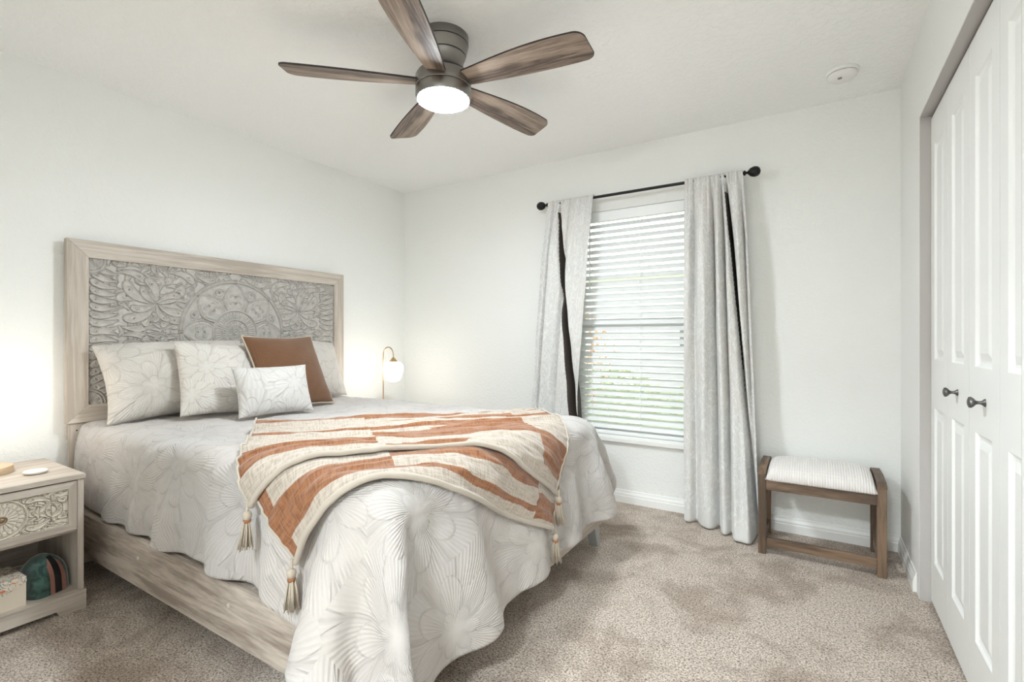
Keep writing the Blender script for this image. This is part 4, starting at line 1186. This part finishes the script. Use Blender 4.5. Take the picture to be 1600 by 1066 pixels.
# smoke detector
sd = thing('smoke_detector', (0.11, 2.915, H), 'round white smoke detector on the ceiling near the closet', 'smoke detector')
obj('detector_base', lathe(bmesh.new(), [(0.070, 0.0), (0.070, -0.010), (0.066, -0.014)]), M_plastic, sd, smooth='auto', local=True)
obj('vent_gap', lathe(bmesh.new(), [(0.060, -0.012), (0.060, -0.018)]), M_slot, sd, smooth='auto', local=True)
obj('detector_cover', lathe(bmesh.new(), [(0.063, -0.017), (0.062, -0.026), (0.052, -0.036), (0.030, -0.040), (0.002, -0.041)]), M_plastic, sd, smooth='auto', local=True)
obj('test_button', lathe(bmesh.new(), [(0.010, -0.0395), (0.009, -0.043), (0.002, -0.0435)], -0.012, -0.022, 20), M_slot, sd, smooth='auto', local=True)

# ------------------------------------------------------------------ curtain rod and curtains
RYc, RZc = 3.17, 2.095
rod = thing('curtain_rod', (-1.01, YB, RZc), 'black metal curtain rod with ball finials above the window', 'curtain rod')
b = tube(bmesh.new(), [(-1.66, RYc, RZc), (-0.36, RYc, RZc)], 0.0095, 16)
obj('rod_tube', b, M_black, rod, smooth='auto')
for sg, x0 in ((-1, -1.655), (1, -0.365)):
    prof = [(0.0105, 0.0), (0.0145, 0.004), (0.0145, 0.010), (0.008, 0.014), (0.007, 0.022), (0.014, 0.028), (0.024, 0.038), (0.029, 0.052), (0.030, 0.062), (0.027, 0.076), (0.018, 0.087), (0.002, 0.092)]
    c = lathe(bmesh.new(), prof, seg=28)
    bmesh.ops.rotate(c, verts=c.verts, matrix=Matrix.Rotation(sg * PI / 2, 3, 'Y'))
    bmesh.ops.translate(c, verts=c.verts, vec=(x0, RYc, RZc))
    obj('finial', c, M_black, rod, smooth='auto')
for x in (-1.60, -0.42):
    bm = bmesh.new()
    bx(bm, x - 0.006, x + 0.006, RYc, YB - 0.004, RZc - 0.017, RZc - 0.009)
    bx(bm, x - 0.012, x + 0.012, YB - 0.006, YB, RZc - 0.045, RZc + 0.03, bevel=0.002)
    obj('rod_bracket', bm, M_black, rod)

def interp(x, xs, ys): return float(np.interp(x, xs, ys))
def curtain(name, edges_l, edges_r, folds, label, z_bot, hem_z, seed, front=None, fold_shade=(), nU=260, nV=150):
    """edges_l/r: (z, x) control points of the side edges; folds: list of (u, depth, width): valleys going back, peaks forward"""
    zl = [p[0] for p in edges_l][::-1]; xl = [p[1] for p in edges_l][::-1]; xr = [p[1] for p in edges_r][::-1]; zr = [p[0] for p in edges_r][::-1]
    P = np.zeros((nV, nU, 3)); UV = np.zeros((nV, nU, 2))
    us = np.linspace(0, 1, nU)
    r = np.random.RandomState(seed)
    ph = r.rand(8) * 6.28
    for j in range(nV):
        s = j / (nV - 1)
        if s < 0.02: z = RZc + 0.016 * (1 - s / 0.02) ; 
        z = RZc + 0.016 - (RZc + 0.016 - z_bot) * s
        a, b = interp(z, zl, xl), interp(z, zr, xr)
        d = min(1, s / 0.18)                      # folds open out below the pocket
        amp = 0.010 + 0.020 * d + 0.012 * s
        x = a + (b - a) * us
        y = np.zeros(nU)
        gather = np.sin(us * 2 * PI * 13 + ph[0]) * 0.6 + np.sin(us * 2 * PI * 21 + ph[1]) * 0.4
        y += gather * 0.006 * (1 - d) 
        for (u0, dep, wd, drift) in folds:
            uc = u0 + drift * s
            g = np.exp(-((us - uc) / (wd * (1 + 0.3 * s))) ** 2)
            y += g * dep * d ** 0.7
            x += (us - uc) * g * (-0.5 * abs(dep)) * 1.2 * d
        y += 0.012 * np.sin(us * 2 * PI * 2.3 + ph[2]) * d
        y += 0.004 * np.sin(us * 40 + s * 9 + ph[3]) * d + 0.0025 * np.sin(us * 17 - s * 31 + ph[4]) * d
        if front: y -= front(us, s)
        P[j, :, 0] = x; P[j, :, 1] = np.minimum(RYc - 0.016 + y - 0.035 * d, YB - 0.022); P[j, :, 2] = z
        UV[j, :, 0] = us * 0.62; UV[j, :, 1] = z
    nh = int((hem_z - z_bot) / (RZc - z_bot) * nV)
    mi = np.zeros((nV - 1, nU - 1)); mi[-nh:, :] = 1
    for (u0, drift, w0, w1, s0, s1) in fold_shade:  # colour the fold valleys dark to stand for their shade
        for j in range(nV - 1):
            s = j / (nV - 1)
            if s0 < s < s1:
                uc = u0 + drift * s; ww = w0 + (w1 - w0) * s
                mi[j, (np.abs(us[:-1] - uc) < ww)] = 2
    me = grid_mesh(name, P, UV, mi)
    # rod pocket back
    o = obj(name, me, [M_curtain, M_curtainhem, M_foldshade], smooth=True, at=(float(P[0].mean(0)[0]), RYc, RZc))
    sm_ = o.modifiers.new('thickness', 'SOLIDIFY'); sm_.thickness = 0.003; sm_.offset = 0
    tag(o, label, 'curtain')
    # pocket loop behind the rod
    loop = np.zeros((14, nU, 3))
    for q in range(14):
        an = PI * 0.9 * q / 13
        loop[q, :, 0] = P[0, :, 0]
        loop[q, :, 1] = RYc - 0.0165 * math.cos(an) + (P[0, :, 1] - (RYc - 0.016)) * (1 - q / 13)
        loop[q, :, 2] = RZc + 0.004 + 0.0165 * math.sin(an) * 1.0
    loop[0] = P[0]
    m2 = grid_mesh('rod_pocket', loop, np.stack([np.tile(us * 0.62, (14, 1)), np.tile(np.linspace(2.1, 2.14, 14)[:, None], (1, nU))], -1))
    obj('rod_pocket', m2, M_curtain, o, smooth=True)
    return o
curtain('curtain', [(2.11, -1.645), (1.7, -1.69), (1.2, -1.735), (0.6, -1.775), (0.0, -1.79)],
        [(2.11, -1.300), (1.7, -1.325), (1.2, -1.365), (0.6, -1.410), (0.0, -1.43)],
        [(0.04, 0.02, 0.03, 0), (0.14, 0.05, 0.028, 0.0), (0.24, 0.13, 0.034, 0.98), (0.38, -0.015, 0.05, 0.0), (0.50, 0.035, 0.03, 0.0), (0.82, -0.015, 0.07, 0.0)],
        'grey leaf patterned curtain left of the window, behind the bed', 0.012, 0.14, 3, fold_shade=[(0.215, 0.98, 0.008, 0.10, 0.04, 1.0)])
def fr(us, s):
    g = np.exp(-((us - 0.80) / 0.28) ** 2)
    return g * 0.15 * max(0, (s - 0.55) / 0.45) ** 1.6 + 0.03 * s
curtain('curtain', [(2.11, -0.695), (1.2, -0.692), (0.5, -0.690), (0.0, -0.685)],
        [(2.11, -0.368), (1.7, -0.338), (1.2, -0.318), (0.5, -0.288), (0.0, -0.262)],
        [(0.16, 0.06, 0.05, 0.0), (0.33, -0.03, 0.06, 0.0), (0.47, 0.065, 0.030, 0.0), (0.55, -0.015, 0.03, 0), (0.63, 0.085, 0.03, 0.02), (0.71, 0.14, 0.026, 0.26), (0.86, -0.03, 0.05, 0.04), (0.95, 0.04, 0.02, 0.0)],
        'grey leaf patterned curtain right of the window, beside the stool', 0.010, 0.085, 5, front=fr, fold_shade=[(0.69, 0.26, 0.024, -0.014, 0.05, 0.62)])

# ------------------------------------------------------------------ bench / stool
bn = thing('vanity_stool', (0.010, 3.045, 0), 'dark wooden stool with white textured cushion in the corner by the closet', 'stool')
hw, hd, lw2 = 0.270, 0.180, 0.037          # half width, half depth, leg size
TOPZ = 0.445
for sx in (-1, 1):
    for sy in (-1, 1):
        x0 = sx * hw - (lw2 if sx > 0 else 0); y0 = sy * hd - (lw2 if sy > 0 else 0)
        obj('leg', bx(bmesh.new(), x0, x0 + lw2, y0, y0 + lw2, 0, TOPZ - 0.028, bevel=0.002), M_benchwood[2], bn, local=True)
    x0 = sx * hw - (lw2 if sx > 0 else 0)
    arm = [(-hd - 0.002, TOPZ - 0.030), (-hd - 0.002, TOPZ - 0.012), (-hd + 0.03, TOPZ - 0.001), (0, TOPZ + 0.006), (hd - 0.03, TOPZ - 0.001), (hd, TOPZ - 0.012), (hd, TOPZ - 0.030)]
    obj('side_rail', prism(bmesh.new(), arm, x0 - 0.001, x0 + lw2 + 0.001, 0), M_benchwood[1], bn, local=True)
    obj('side_stretcher', bx(bmesh.new(), x0 + 0.008, x0 + lw2 - 0.008, -hd + lw2, hd - lw2, 0.040, 0.080, bevel=0.002), M_benchwood[1], bn, local=True)
for sy in (-1, 1):
    y0 = -hd + 0.004 if sy < 0 else hd - lw2 + 0.006
    obj('apron', bx(bmesh.new(), -hw + lw2, hw - lw2, y0, y0 + 0.024, 0.335, 0.385, bevel=0.002), M_benchwood[0], bn, local=True)
obj('stretcher', bx(bmesh.new(), -hw + lw2, hw - lw2, -hd + 0.006, -hd + 0.030, 0.040, 0.085, bevel=0.002), M_benchwood[0], bn, local=True)
# cushion: domed slab nested between the side rails
nq = 40
t = np.linspace(-1, 1, nq)
U, Vv = np.meshgrid(t, t)
ed = (np.clip(1 - np.abs(U) ** 8, 0, 1) * np.clip(1 - np.abs(Vv) ** 8, 0, 1)) ** 0.35
cwx, cwy = hw - lw2 + 0.004, hd + 0.010
Zt = 0.392 + (0.045 + 0.042 * (1 - Vv ** 2) ** 0.8 * (1 - 0.25 * U ** 2)) * ed
Zb = 0.386 + 0 * Zt
Xc, Yc = U * cwx, Vv * cwy
tp = np.stack([Xc, Yc, Zt], -1); bt = np.stack([Xc, Yc, np.where(ed > 0.01, Zb, Zt)], -1)
b1 = grid_mesh('c', tp); b2 = grid_mesh('c', bt[:, ::-1])
bm = bmesh.new(); bm.from_mesh(b1); bm.from_mesh(b2)
bmesh.ops.remove_doubles(bm, verts=bm.verts, dist=0.0004); bmesh.ops.recalc_face_normals(bm, faces=bm.faces)
obj('seat_cushion', bm, M_waffle, bn, smooth=True, local=True)
